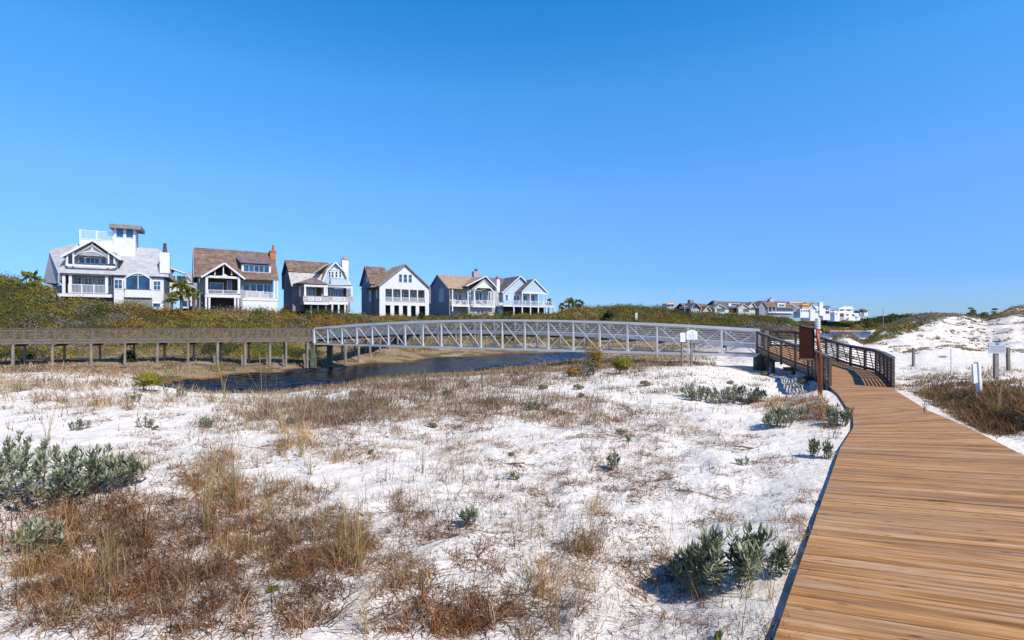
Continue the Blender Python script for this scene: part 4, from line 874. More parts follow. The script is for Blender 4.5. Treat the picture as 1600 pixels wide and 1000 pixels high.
h.rail(645, 672, 1305, 748, .14, step=.13); MB().box(o0, o1, .25, 3, oz0-.15, oz0-.01).box(o0,o1,.25,3,oz1+.02,oz1+.15).build('porch_floor', M['white'], h.r)
h.block('back_wall', 'porchwall', 600, 500, 1400, 760, 2.8, 3.0)
for q_ in ((690,590,765,672),(800,590,845,700),(860,600,895,700),(955,590,1035,680),(1090,600,1135,720)): h.win(*q_, 2.8, 1, 2, fr=.07)
for q_ in ((878,302,926,425),(957,305,1008,428),(1037,308,1087,430)): h.win(*q_, 0, 1, 2)
for x0 in (560, 738, 880, 1018, 1155, 1312):
    x1 = {560:655, 738:800, 880:940, 1018:1075, 1155:1210, 1312:1372}[x0]
    h.block('base_pier', 'white', x0, 810, x1, 905, .01, .3, 1.2)
h.block('lower_wall', 'darkporch', 600, 800, 1360, 900, 1.6, 1.8, 1)
h.sidewin(1.6, 2.6, .2, 2.6, ea[0]+.5+.0, 1, 3) if False else None
h.sidewin(5.0, 6.2, h.p(350,745,5)[2], h.p(350,560,5)[2], ea[0]+.5, 2, 3); h.sidewin(7.2, 8.6, h.p(300,425,8)[2], h.p(300,340,8)[2], ea[0]+.5, 1, 1)
h.sidewin(1.5, 2.3, h.p(500,690,1.5)[2], h.p(500,560,1.5)[2], ux0, 1, 2)

# --- house 5: tan roof with arched porch, zoom (660,410) x7.27
z5 = (660, 410, 7.273)
h = House('beach_house', 706, 131, 33, 'house with a tan shingle roof and an arched balcony porch, fifth from the left', zoom=z5)
A, B_, Cc, D = h.ridge_roof('tanroof', (325,302), (145,148), (640,302), (725,160), .0, 6.8)
h.sidewall('navy_and_shade', A[0]+.3, A, D, -2.5)  # shade of this gable end is carried by its colour
MB().box(A[0]+.5, h.p(820,400,2)[0]+1.5, 2.4, 12, -2.5, A[2]-.1).build('wall', M['shingle'], h.r)
MB().beam((A[0]-.1, A[1], A[2]-.15), (D[0]-.1, D[1], D[2]-.15), .1, .25).beam((A[0]-.1, 2*D[1]-A[1], A[2]-.15), (D[0]-.1, D[1], D[2]-.15), .1, .25).build('barge_board', M['greywall'], h.r)
h.gable('porch_roof', 'tanroof', (500,272), (720,152), (845,275), -1.6, 7)
v0 = -1.4; f0, f1, fz0, fz1 = h.rc(575, 325, 822, 490, v0); apx = h.p(708, 215, v0)
ar = MB(); n = 12; pts = []
zsp = fz1; top = h.p(700, 292, v0)[2]
for i in range(n):
    t0, t1 = i/n, (i+1)/n; g = lambda t: (f0+.5+(f1-f0-1)*t, zsp + (top-zsp)*min(1, 2.2*math.sin(math.pi*t)))
    up = lambda t: h.p(575,300,v0)[2] + (apx[2]-h.p(575,300,v0)[2])*(1-abs(2*t-1))
    (xa, za), (xb, zb2) = g(t0), g(t1)
    ar.hexa([(xa,v0,za),(xb,v0,zb2),(xb,v0+.2,zb2),(xa,v0+.2,za)], [(xa,v0,max(up(t0),za+.2)),(xb,v0,max(up(t1),zb2+.2)),(xb,v0+.2,max(up(t1),zb2+.2)),(xa,v0+.2,max(up(t0),za+.2))])
ar.build('porch_arch', M['white'], h.r)
h.poly('gable_wall', 'greywall', [(560,300),(718,175),(835,285),(830,310),(708,215),(590,310)], v0+.25, .1)
for x in (588, 810): h.post(x, 322, 490, v0+.1, .42, taper=.8)
h.rail(600, 430, 800, 485, v0+.1, step=.3); h.block('porch_floor', 'white', 572, 488, 826, 508, v0-.1, 2.4); 
h.rail(345, 430, 572, 482, .3, step=.3, mids=2); h.block('porch_floor', 'white', 335, 484, 570, 500, .1, 2.4)
for x in (340, 516, 540): h.post(x, 308, 520, .3, .3, extra=.8)
for q_ in ((282,358,302,430),(372,362,392,425),(412,362,436,425),(488,335,505,430),(608,345,640,430),(650,345,668,430),(700,340,716,430),(728,340,742,430),(752,340,768,430)): h.win(*q_, 2.4, 1, 1, fr=.08)
h.block('base_wall', 'shingle', 520, 505, 790, 600, -.4, 2.3, 1)
for x0 in (622, 667, 712): h.win(x0, 538, x0+30, 578, -.4, 1, 1)
h.sidewin(3.6, 6.4, h.p(160,445,5)[2], h.p(160,350,5)[2], A[0]+.3, 3, 2); h.sidewin(3.6, 6.4, h.p(160,338,5)[2], h.p(160,300,5)[2], A[0]+.3, 3, 1)
h.block('chimney', 'greywall', 585, 100, 660, 200, 6, 7.2, .5); h.block('flue', 'darkpot', 600, 72, 625, 100, 6.4, 6.8)
h.block('lower_door', 'darkporch', 270, 440, 325, 500, 2.3, 2.4)

# --- house 6: dark grey roof, two gables, zoom (660,410)
h = House('beach_house', 801, 142, 33, 'pale blue house with dark grey twin gables, rightmost of the near row', zoom=z5)
h.gable('roof', 'greyroof', (905,352), (1115,152), (1330,352), 1.5, 12, wall='bluewall', wv=2.0)
h.ridge_roof('greyroof', (820,352), (790,190), (1100,352), (1100,175), 4.5, 9.5, name='rear_roof')
l, a, r = h.gable('porch_roof', 'greyroof', (1128,338), (1275,188), (1432,348), -1.5, 6.5, wall='bluewall', wv=-1.2)
h.block('gable_beam', 'white', 1135, 335, 1415, 352, -1.45, -1.2)
h.block('wall', 'bluewall', 918, 350, 1322, 480, 2.0, 11, 2.5); h.block('side_wall', 'greywall', 830, 350, 916, 520, 3.5, 11, 2)
h.win(945,368,972,445,2.0,1,2); 
for q_ in ((1037,378,1062,440),(1072,378,1098,440),(1148,378,1190,440),(1235,378,1275,440)): h.win(*q_, 2.0, 2 if q_[2]-q_[0] > 30 else 1, 1)
h.block('deck_floor', 'white', 918, 484, 1500, 500, -2.2, 2.0)
h.rail(1030, 432, 1495, 482, -2.1, step=.35, mids=6); h.block('wall_panel', 'bluewall', 925, 430, 1025, 482, -2.1, -1.95)
for x in (1133, 1224, 1316, 1410): h.post(x, 350, 484, -1.4, .24)
h.post(1376, 352, 484, 1.5, .24)
for x in (1037, 1132, 1226, 1315, 1405, 1492): h.post(x, 502, 560, -2.0, .32, extra=1.5)
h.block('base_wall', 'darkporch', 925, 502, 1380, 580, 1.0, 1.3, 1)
h.block('stair_wall', 'bluewall', 865, 455, 915, 590, .5, .8)
h.block('chimney', 'white', 846, 192, 880, 330, 3.4, 4.3, 2); h.block('chimney_pot', 'pot', 846, 158, 872, 192, 3.5, 4.1)
h.sidewin(5, 6, h.p(880,450,5)[2], h.p(880,375,5)[2], h.p(830,400,3.5)[0], 1, 1)

# --- smaller houses seen behind the first gap
h = House('beach_house', 264, 120, 25, 'small tan roofed house glimpsed in the gap between the two leftmost houses', zoom=(250, 400, 11.11), base=7)
h.gable('roof', 'tanroof', (60,230), (150,190), (440,345), 0, 8, wall=None)
h.block('wall', 'whitewall', 120, 330, 285, 520, .4, 7, 3); h.win(200,340,270,390,.4,2,1)
h.block('wall', 'creamwall', 290, 350, 430, 480, 3, 7, 3); h.win(335,352,360,400,3,1,1); h.win(405,352,430,395,3,1,1)
h.block('lower_wall', 'shingle', 390, 560, 490, 800, -1, 1, 1)
h = House('cottage', 292, 112, 30, 'shingled cottage end tucked beside the brown roofed house', zoom=(250, 400, 11.11), base=7)
h.slab('roof', 'shingle', [(445,310,0),(580,465,0),(580,465,5),(515,268,5)]); h.block('wall', 'shingle', 460, 300, 570, 455, .3, 5); h.block('trim', 'white', 490, 455, 590, 468, -.1, .2)
h.block('lower_wall', 'greywall', 500, 470, 660, 700, .2, 5, 3); h.win(535,550,585,590,.2,1,1); h.block('garden_wall', 'white', 525, 690, 600, 790, -1, -.7, 1)

# --- far group on the hill across the lake; scaled simply but each with its own parts
def far_house(px, Y, deg, label, build, base=None):
    h = House('beach_house', px, Y, deg, label, zoom=(0, 0, 1), base=base); build(h)
def b0(h):
    h.block('wall', 'whitewall', 1043, 474, 1053, 482, 0, 5, 3); h.slab('roof', 'orangewall', [(1041,475.5,-.6),(1055,475.5,-.6),(1054,472,3),(1042.5,472,3)]); h.win(1043.8,475.5,1046.5,479.5,0,1,1); h.win(1049,475.5,1051.5,479.5,0,1,1)
    h.block('wing', 'creamwall', 1052, 480, 1068, 486, 1, 6, 3); h.slab('wing_roof', 'tanroof', [(1050,481,.4),(1069,481,.4),(1067,478.5,4),(1053,478.5,4)])
far_house(1043, 215, 10, 'tiny white lookout cottage with an orange roof on the crest of the green hill', b0)
def b1(h):
    h.ridge_roof('brownroof', (1066.5,485.5), (1070,474.5), (1109,484), (1106.5,474), 0, 5)
    h.block('wall', 'porchwall', 1069, 484, 1108, 489, .8, 9, 4); h.gable('front_roof', 'greyroof', (1078,483), (1087,473), (1097,482), -1.6, 5, trim='navy_and_shade', wall='porchwall')
    h.block('front_wall', 'creamwall', 1080, 482, 1095.5, 490, -1, 1, 3); h.win(1083.5,477.5,1091,480.5,-1.12,2,1,'darkporch')
    for x in (1081, 1084.5, 1088, 1091.5): h.win(x, 485, x+2.2, 489.5, -1, 1, 1)
    h.win(1069.5,479,1078,482,1.0,3,1); h.block('dormer', 'bluewall', 1069, 478.5, 1078.5, 482.4, 1.02, 4); h.block('chimney', 'porchwall', 1078, 468.5, 1084, 478, 4, 5.5, 2); h.block('painted_porch_shadow', 'darkporch', 1069, 486, 1079, 490, .6, .78)  # thin dark sheet paints the porch shade onto the wall
    h.gable('side_gable_roof', 'brownroof', (1098,487), (1106,478), (1112,487), -1, 4, trim='creamwall', wall='creamwall')
far_house(1069, 208, 20, 'brown house with a dark arched gable and square chimney on the far hill', b1)
def b2(h):
    h.ridge_roof('greyroof', (1117,481), (1122,472), (1180,480.5), (1176,471.2), 0, 6)
    h.block('wall', 'creamwall', 1117.5, 480, 1180, 491, .8, 10, 3)
    for L, A_, R in (((1115,481.5),(1124,475.6),(1136,482)), ((1152,482),(1162,474.8),(1173,481.5))): h.gable('front_roof', 'greyroof', L, A_, R, -1.2, 5, trim='creamwall', wall='creamwall', wv=-.8)
    h.block('front_wall', 'creamwall', 1117, 481, 1133, 491, -.8, .8, 2); h.block('front_wall', 'creamwall', 1154.5, 481, 1171, 490, -.8, .8, 2)
    h.win(1120,481.5,1132,487,-.8,4,1); h.win(1161,482.5,1170,487.5,-.8,3,1); h.block('dormer', 'white', 1138.5, 474, 1156, 478.5, 1.6, 5, .6); h.win(1142.5,474.6,1153,477.3,1.6,4,1)
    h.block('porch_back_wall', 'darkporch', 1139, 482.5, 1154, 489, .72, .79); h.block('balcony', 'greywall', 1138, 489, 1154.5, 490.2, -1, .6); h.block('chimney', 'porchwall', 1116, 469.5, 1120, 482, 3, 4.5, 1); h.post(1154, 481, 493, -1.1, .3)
    h.gable('side_roof', 'greyroof', (1168,480), (1176.5,472), (1181.5,480), -.2, 3, trim='creamwall', wall='creamwall')
far_house(1117, 226, 24, 'wide cream house with grey roof and twin front gables on the far hill', b2)
def b3(h):
    h.ridge_roof('brownroof', (1192,481), (1192.5,470.5), (1240,482), (1230,470.5), 0, 6)
    h.gable('left_roof', 'brownroof', (1184,480.5), (1192,471), (1199.5,480.5), -.5, 9, trim='navy_and_shade', wall='navy_and_shade'); h.block('wall', 'navy_and_shade', 1186, 480, 1198, 490, .1, 9, 2)
    h.slab('porch_roof', 'brownroof', [(1199,480.5,-1),(1214,479.5,-1),(1209,471.5,3),(1193,471.5,3)])
    h.block('wall', 'navy_and_shade', 1198, 481, 1240, 489.5, 1.2, 10, 2); h.block('dormer', 'white', 1215, 473.5, 1227, 480, 1.0, 5, .3); h.win(1217,475.5,1225.5,478.5,1.0,4,1)
    for i in range(7): h.win(1214+i*3.5, 483, 1216.2+i*3.5, 487, 1.2, 1, 1, fr=.14)
    h.block('rail_wall', 'white', 1201, 487, 1239, 489, .4, .6); h.block('chimney', 'shingle', 1203, 466.5, 1209, 474, 3.5, 5, 2); h.block('chimney_pot', 'pot', 1204.5, 464.6, 1207, 466.5, 4, 4.6)
    for x in (1200, 1206, 1212): h.post(x, 481, 489, -.8, .3)
far_house(1186, 262, 25, 'slate blue house with brown roof and long window strip on the far hill', b3)
def b4(h):
    h.block('wall', 'creamwall', 1234, 471.5, 1253, 476, 4, 10, 3); h.slab('roof', 'tanroof', [(1233,473.8,3.4),(1256,473.8,3.4),(1252,470.6,7),(1235,470.6,7)])
    h.block('wall', 'porchwall', 1236, 475, 1254, 482, 2, 4, 2); h.gable('small_roof', 'orangewall', (1232,478.5), (1236,474.5), (1242,478.5), 1.4, 4); h.win(1247,476,1252.5,479,2,2,1)
    h.block('wall', 'orangewall', 1253.5, 476, 1265, 482.5, 1, 6, 1); h.block('front_wall', 'whitewall', 1250.5, 482.5, 1264, 491, 0, 5, 2)
    for x in (1252, 1255.5, 1259, 1262): h.win(x-.3, 484, x+1.6, 487.2, 0, 1, 1, fr=.14)
    h.slab('roof', 'orangewall', [(1253,477,.4),(1266,477,.4),(1264,474.5,3),(1255,474.5,3)])
far_house(1250, 300, 22, 'tan and amber house with a low white front right of the slate blue house', b4)
def b5(h):
    h.block('wall', 'whitewall', 1266, 478, 1280, 494, 1, 8, 3); h.gable('roof', 'greyroof', (1262.5,482), (1269,475.5), (1277,485), .5, 8, wall='whitewall'); h.block('upper_wall', 'creamwall', 1260, 472.5, 1272, 477, 6, 12); h.slab('upper_roof', 'greyroof', [(1258.5,474,5.4),(1274,474,5.4),(1270,471.6,9),(1262,471.6,9)])
    h.block('chimney', 'white', 1280.5, 472, 1286, 486, .4, 2.2, 3); h.block('wing', 'whitewall', 1286, 480, 1297, 488, 1.5, 8, 5); h.slab('wing_roof', 'greyroof', [(1285,480,.8),(1298,480,.8),(1296,477.8,5),(1279,477.8,5)])
    h.win(1274,486,1276,489,1,1,1); h.win(1277,486,1279,489,1,1,1); h.win(1290,482,1295,484.5,1.5,2,1); h.block('garage_door', 'darkporch', 1290, 486, 1296, 490, 1.4, 1.48)
far_house(1267, 330, 22, 'white house with a tall plain white chimney on the far hill', b5)
def b6(h):
    h.block('wall', 'whitewall', 1304, 487.5, 1312, 496, 0, 6, 3); h.block('wall', 'whitewall', 1298, 483.5, 1309, 487.5, 3, 8, 3); h.slab('roof', 'greyroof', [(1297,484.5,2.4),(1310.5,484.5,2.4),(1308,482.6,6),(1299,482.6,6)])
    h.win(1306,489.5,1308,492,0,1,1); h.win(1300,485,1303,486.6,3,2,1); h.block('garage_door', 'darkporch', 1313, 490, 1318, 494.5, .5, .6); h.block('wall', 'greywall', 1312, 489, 1319, 495.5, .62, 6, 2)
far_house(1304, 400, 22, 'low white house with a grey hipped roof right of the white chimney', b6, 11)
def b7(h):
    h.block('wall', 'whitewall', 1310, 482, 1333, 487, 4, 12, 3); h.slab('roof', 'white', [(1309,483,3),(1335,483,3),(1330,478.8,8),(1318,478.8,8)]); h.win(1313,483.8,1318,485.8,4,3,1); h.win(1323,484,1329,486,4,3,1)
    h.block('lower_wall', 'whitewall', 1319, 489, 1342, 495, 0, 3, 2.4); h.win(1322,490.5,1326,493,0,2,1); h.win(1331,491,1335,493.4,0,2,1); h.block('terrace_wall', 'white', 1326, 494.5, 1344, 497, -2, -1.4, 2)
far_house(1319, 440, 22, 'white terraced house with a pale low pitched roof near the end of the far row', b7, 11)
def b8(h):
    h.block('wall', 'greywall', 1343, 485, 1349, 489, 0, 5, 3); h.block('wall', 'whitewall', 1350, 485.2, 1356, 488.5, 1, 5, 3); h.slab('roof', 'greyroof', [(1342,485.4,-.5),(1357,485.4,-.5),(1355,484.2,4),(1344,484.2,4)]); h.win(1344,486,1346.5,488,0,2,1); h.win(1352,486,1355,488,1,2,1)
far_house(1343, 470, 22, 'grey flat roofed house at the right end of the far row beside a palm', b8, 11)
# ------------------------------------------------------------------ vegetation
def rot_rows(d, up):
    return np.cross(d, up)
def leaf_cloud(cx, cy, cz, rad, hgt, n, size, cols, elong=1.6, shell=.55, tri=True):
    """n leaf triangles for every clump; arrays cx.. of clumps; returns V, F, colours"""
    k = len(cx); T = k * n
    d = rng.normal(size=(T, 3)); d[:, 2] = np.abs(d[:, 2]) * .9 - .12; d /= np.linalg.norm(d, axis=1)[:, None]
    rr = (shell + (1 - shell) * rng.random(T)) ; rep = lambda a: np.repeat(np.asarray(a, float), n)
    lump = .82 + .36 * vn(d[:, 0] * 2.5 + rep(cx) * 3, d[:, 1] * 2.5 + d[:, 2] * 2 + rep(cy) * 3, 5)
    P = np.stack([rep(cx) + d[:, 0] * rr * rep(rad) * lump, rep(cy) + d[:, 1] * rr * rep(rad) * lump, rep(cz) + d[:, 2] * rr * rep(hgt) * lump], 1)
    nrm = d + rng.normal(size=(T, 3)) * .55; nrm /= np.linalg.norm(nrm, axis=1)[:, None]
    t = np.cross(nrm, rng.normal(size=(T, 3))); t /= np.linalg.norm(t, axis=1)[:, None] + 1e-9; b = np.cross(nrm, t)
    s = rep(size) * (.6 + .8 * rng.random(T)); s1 = (s * elong)[:, None]; s2 = s[:, None]
    V = np.stack([P - t * s1 * .5 - b * s2 * .3, P + t * s1 * .5, P - t * s1 * .1 + b * s2 * .6], 1).reshape(-1, 3)
    Fc = np.arange(T * 3).reshape(-1, 3)
    col = np.repeat(np.asarray(cols, float), n, axis=0) * (.7 + .6 * rng.random((T, 1)))
    return V, Fc, np.repeat(col, 3, axis=0)
OLIVE = np.array([.25,.195,.042]); GREEN = np.array([.14,.150,.030]); TAN = np.array([.32,.23,.11]); ORNG = np.array([.33,.185,.04]); DARK = np.array([.060,.070,.020]); GREYB = np.array([.22,.185,.135])
def palette(X, Y, wts, s=0):
    """patches of different shrubs, placed by position on the hill"""
    n = len(X); base = np.array([OLIVE, GREEN, TAN, ORNG, DARK, GREYB]); sc = np.zeros((n, 6))
    k = 1 / (2.5 + Y * .045)
    for i in range(6): sc[:, i] = fbm(X * k * .9, Y * k * .9, 3, 200 + i * 17 + s) + np.asarray(wts[i]) + rng.normal(size=n) * .022
    return base[np.argmax(sc, 1)] * (.8 + .4 * rng.random((n, 1)))
# scrub mantle of the hillside
def scrub():
    Vs, Fs, Cs = [], [], []; o = 0
    def put(cx, cy, cz, rad, hgt, n, size, cols, **k):
        nonlocal o
        V, Fc, c = leaf_cloud(cx, cy, cz, rad, hgt, n, size, cols, **k); Vs.append(V); Fs.append(Fc + o); Cs.append(c); o += len(V)
    # main hill
    n = 15500
    u = rng.uniform(-260, 1262, n); lo, hi = 54, 260; Y = lo * (hi / lo) ** rng.random(n); X = (u - 800) / F * Y; z = H(X, Y)
    edge = fbm(X * .2, Y * .2, 3, 301)
    bankline = np.interp(u, [-260, 60, 300, 500, 700, 860, 1000, 1100, 1262], [52, 52, 54, 64, 84, 98, 104, 146, 175])
    keep = (z > .7) & (Y > bankline + (edge - .5) * 16)
    gaps = fbm(X * .35, Y * .35, 2, 307); keep &= ~((gaps > .70) & (u < 520) & (Y < 72))
    crest = np.interp(u, [-260, 0, 60, 100, 200, 300, 400, 600, 700, 860, 960, 1075, 1180, 1262], [110, 110, 100, 84, 86, 104, 108, 126, 140, 152, 215, 215, 240, 280])
    keep &= Y < crest
    hs = [((h_.location.x), (h_.location.y), h_.rotation_euler.z) for h_ in C.objects if h_.name.startswith(('beach_house', 'cottage'))]
    for hx, hy, a in hs:                                  # nothing grows inside the houses
        ux = (X - hx) * math.cos(a) + (Y - hy) * math.sin(a); vy = -(X - hx) * math.sin(a) + (Y - hy) * math.cos(a)
        keep &= ~((ux > -5.5) & (ux < 17.5) & (vy > -3.4) & (vy < 14))
    u, Y, X, z = u[keep], Y[keep], X[keep], z[keep]
    mid = np.exp(-((u - 470) / 190.) ** 2) * (Y < 100)
    rad = (.55 + .0062 * Y) * rng.uniform(.7, 1.35, len(u)); low = np.clip((z - .9) / 2, .35, 1)
    cols = palette(X, Y, [.10 + .0 * u, .04 + .0 * u, -.10 + .05 * mid, -.17 + .16 * mid, -.10 + 0 * u, -.17 + .08 * mid])
    dk = ss(900, 1000, u) ; cols = cols * (1 - .18 * dk[:, None])
    put(X, Y, z - .15, rad, rad * .85 * low, 64, .05 + .00115 * Y, cols)
    # taller bushes that break the skyline
    n = 420; u = rng.uniform(-250, 1260, n); cr = np.interp(u, [-260, 60, 100, 300, 600, 860, 960, 1075, 1260], [76, 75, 76, 86, 112, 140, 170, 200, 262]); Y = cr * rng.uniform(.9, 1.02, n); X = (u - 800) / F * Y
    keep = np.ones(n, bool)
    for hx, hy, a in hs:
        ux = (X - hx) * math.cos(a) + (Y - hy) * math.sin(a); vy = -(X - hx) * math.sin(a) + (Y - hy) * math.cos(a); keep &= ~((ux > -5.5) & (ux < 17.5) & (vy > -4.5) & (vy < 14))
    X, Y, u = X[keep], Y[keep], u[keep]
    r = (.9 + .008 * Y) * rng.uniform(.6, 1.15, len(X)); put(X, Y, H(X, Y) + .1, r, r * .9, 130, .05 + .0011 * Y, palette(X, Y, [.05, .06, -.15, -.15, 0, -.15], 5))
    # dark bushes standing behind and under the marsh boardwalk
    n = 1700; u = rng.uniform(-250, 500, n); Y = np.interp(u, [-250, 60, 300, 500], [49, 50, 55, 60]) + rng.uniform(0, 7, n); X = (u - 800) / F * Y; z = H(X, Y)
    k = (fbm(X * .16, Y * .16, 2, 351) > .34) & (z > .45); X, Y, z = X[k], Y[k], z[k]; r = rng.uniform(.35, .85, len(X))
    put(X, Y, z - .1, r, r * .9, 70, np.full(len(X), .10), palette(X, Y, [.04, .12, -.08, -.2, .12, -.1], 7))
    # pale mound of scrub in front of the far houses
    n = 1100; u = rng.uniform(1125, 1262, n); Y = rng.uniform(66, 92, n); X = (u - 800) / F * Y; z = H(X, Y); r = rng.uniform(.5, 1.0, n)
    put(X, Y, z - .1, r, r * .8, 60, np.full(n, .12), palette(X, Y, [-.02, -.15, .1, -.2, -.4, .14], 9))
    # far shore of the lake: dark trees with houses standing in them
    n = 3000; u = rng.uniform(1262, 2050, n); Y = rng.uniform(440, 560, n); X = (u - 800) / F * Y; z = H(X, Y)
    tree = np.where(u > 1345, 1.0, .25); top = ss(1345, 1400, u) * 1.0
    r = rng.uniform(3.0, 5.5, n) * (.55 + .45 * tree)
    keep = (Y < 470) | (u > 1345)
    put(X[keep], Y[keep], (z + top * rng.uniform(0, 5.5, n))[keep], r[keep], r[keep] * .8, 46, np.full(keep.sum(), .85), palette(X[keep], Y[keep], [.02, .08, -.3, -.16, .06, -.3], 12))
    n = 500; u = rng.uniform(1255, 1420, n); Y = rng.uniform(433, 442, n); X = (u - 800) / F * Y; z = H(X, Y)
    put(X, Y, z, np.full(n, 2.0), np.full(n, 1.6), 40, np.full(n, .6), palette(X, Y, [.1, -.1, -.1, .05, -.4, -.2], 14))
    m = fast_mesh('hillside_scrub', np.concatenate(Vs), np.concatenate(Fs), M['leaf'], np.concatenate(Cs)); tag(m, 'dense olive and rust coloured coastal scrub covering the hillside', 'scrub', kind='stuff')
    # dune top thicket on the right
    Vs, Fs, Cs, o = [], [], [], 0
    n = 9000; u = rng.uniform(1262, 2100, n); Y = rng.uniform(40, 76, n); X = (u - 800) / F * Y; z = H(X, Y); f = fbm(X * .30, Y * .30, 3, 331)
    thr = np.interp(u, [1262, 1385, 1400, 1465, 1490, 1530, 1570, 1610, 2100], [.53, .48, .22, .26, .40, .46, .36, .28, .35]); yy = EYE - z
    fr = np.interp(u, [1262, 1300, 1380, 1450, 1480, 1520, 1560, 1600, 2100], [46, 45, 42, 46, 53, 55.5, 55, 53, 48])
    keep = (f > thr) & (Y > fr) & ~((u < 1385) & (Y > 52))
    X, Y, z, u = X[keep], Y[keep], z[keep], u[keep]; r = rng.uniform(.25, .55, len(X))
    put(X, Y, z - .05, r, r * .9, 55, np.full(len(X), .085), palette(X, Y, [-.03, -.12, .03, -.2, -.2, .12], 21))
    # sparse tufts on the slope
    n = 5200; u = rng.uniform(1262, 2000, n); Y = rng.uniform(33, 58, n); X = (u - 800) / F * Y; f = fbm(X * .5, Y * .5, 3, 337); keep = f > .56; X, Y = X[keep], Y[keep]; r = rng.uniform(.08, .32, len(X))
    put(X, Y, H(X, Y) - .03, r, r * .7, 34, np.full(len(X), .06), palette(X, Y, [-.1, -.3, .1, -.2, -.3, .12], 23))
    m = fast_mesh('dune_scrub', np.concatenate(Vs), np.concatenate(Fs), M['leaf'], np.concatenate(Cs)); tag(m, 'grey brown brush growing over the white dunes at the right', 'scrub', kind='stuff')
scrub()

# ---- grass blades
def blades(P, h, w, lean, curl, cols, az=None, seg=4, droop=1.0):
    """curved tapering blades from root points P (n,3)"""
    n = len(P); az = rng.uniform(0, 2 * math.pi, n) if az is None else az
    d = np.stack([np.cos(az), np.sin(az)], 1); sd = np.stack([-np.sin(az), np.cos(az)], 1)
    tw = rng.uniform(-.6, .6, n); sd2 = np.stack([sd[:, 0] * np.cos(tw) - sd[:, 1] * np.sin(tw), sd[:, 0] * np.sin(tw) + sd[:, 1] * np.cos(tw)], 1)
    V = np.zeros((n, seg * 2 + 1, 3)); pos = P.copy().astype(float); ang = lean.copy(); L = h / seg
    kink = rng.normal(size=(n, seg)) * .12
    for i in range(seg + 1):
        wd = w * (1 - .8 * i / seg)
        if i < seg:
            V[:, 2*i] = pos; V[:, 2*i+1] = pos
            V[:, 2*i, :2] -= sd2 * wd[:, None] / 2; V[:, 2*i+1, :2] += sd2 * wd[:, None] / 2
            ang = ang + curl * droop / seg + kink[:, i]
            pos = pos + np.concatenate([d * (np.sin(ang) * L)[:, None], (np.cos(ang) * L)[:, None]], 1)
        else: V[:, 2*i] = pos
    low = P[:, 2][:, None] + .004; V[:, 1:, 2] = np.maximum(V[:, 1:, 2], low)     # lying blades rest on the sand
    tr = []
    for i in range(seg - 1): tr += [(2*i, 2*i+1, 2*i+3), (2*i, 2*i+3, 2*i+2)]
    tr.append((2*seg-2, 2*seg-1, 2*seg))
    Fc = (np.arange(n)[:, None, None] * (2*seg+1) + np.array(tr)[None]).reshape(-1, 3)
    return V.reshape(-1, 3), Fc, np.repeat(cols, 2*seg+1, axis=0)
BR = np.array([[.09,.038,.019],[.16,.070,.032],[.26,.12,.05],[.32,.19,.11],[.30,.12,.04],[.44,.31,.20]])
GO = np.array([[.42,.24,.08],[.50,.31,.12],[.36,.19,.07],[.46,.33,.18],[.30,.16,.07]])
PT = np.array([[.48,.37,.24],[.40,.28,.17],[.52,.42,.30],[.36,.23,.13],[.44,.29,.15]])
GB = np.array([[.22,.145,.09],[.31,.22,.145],[.15,.085,.055],[.38,.28,.19],[.30,.165,.08]])
DK = np.array([[.07,.034,.018],[.14,.066,.032],[.22,.105,.045],[.31,.17,.07],[.36,.23,.10]])
GN = np.array([[.12,.13,.04],[.17,.17,.06],[.21,.18,.07],[.10,.10,.04]])
TYPES = {   # colours, height, width, lean, curl
 'tangle': (BR, .30, .0068, 1.05, 2.5), 'gold': (GO, .38, .0052, .38, 1.2), 'pale': (PT, .34, .0036, .4, 1.5), 'stiff': (GB, .22, .0032, .75, .7),
 'litter': (BR, .16, .006, 1.45, .2), 'dark': (DK, .30, .0052, .8, 1.6), 'green': (GN, .25, .004, .5, .6), 'hair': (GB, .14, .0024, .7, .6), 'twig': (DK * .7, .42, .0075, 1.3, .9)}
def make_blades(X, Y, Z, typ, hs=1.0, kp=None):
    pal, h, w, ln, cu = TYPES[typ]; n = len(X); R = np.hypot(X, Y)
    hh = h * hs * rng.uniform(.45, 1.3, n); ww = np.maximum(w * rng.uniform(.7, 1.3, n), R * .0009)
    lean = np.abs(rng.normal(size=n)) * ln; curl = cu * rng.uniform(.2, 1.5, n)
    if kp is None: return blades(np.stack([X, Y, Z], 1), hh, ww, lean, curl, pal[rng.integers(0, len(pal), n)] * rng.uniform(.75, 1.2, (n, 1)))
    m = kp.max() + 1; tz = rng.uniform(0, 2 * math.pi, m); ti = rng.integers(0, len(pal), m); tv = rng.uniform(.6, 1.25, m); th = rng.uniform(.5, 1.35, m)
    own = rng.random(n) < .45; ci = np.where(own, rng.integers(0, len(pal), n), ti[kp])
    col = pal[ci] * (tv[kp] * rng.uniform(.8, 1.2, n))[:, None]
    return blades(np.stack([X, Y, Z], 1), hh * th[kp], ww, lean, curl, col, az=tz[kp] + rng.normal(size=n) * 1.1)
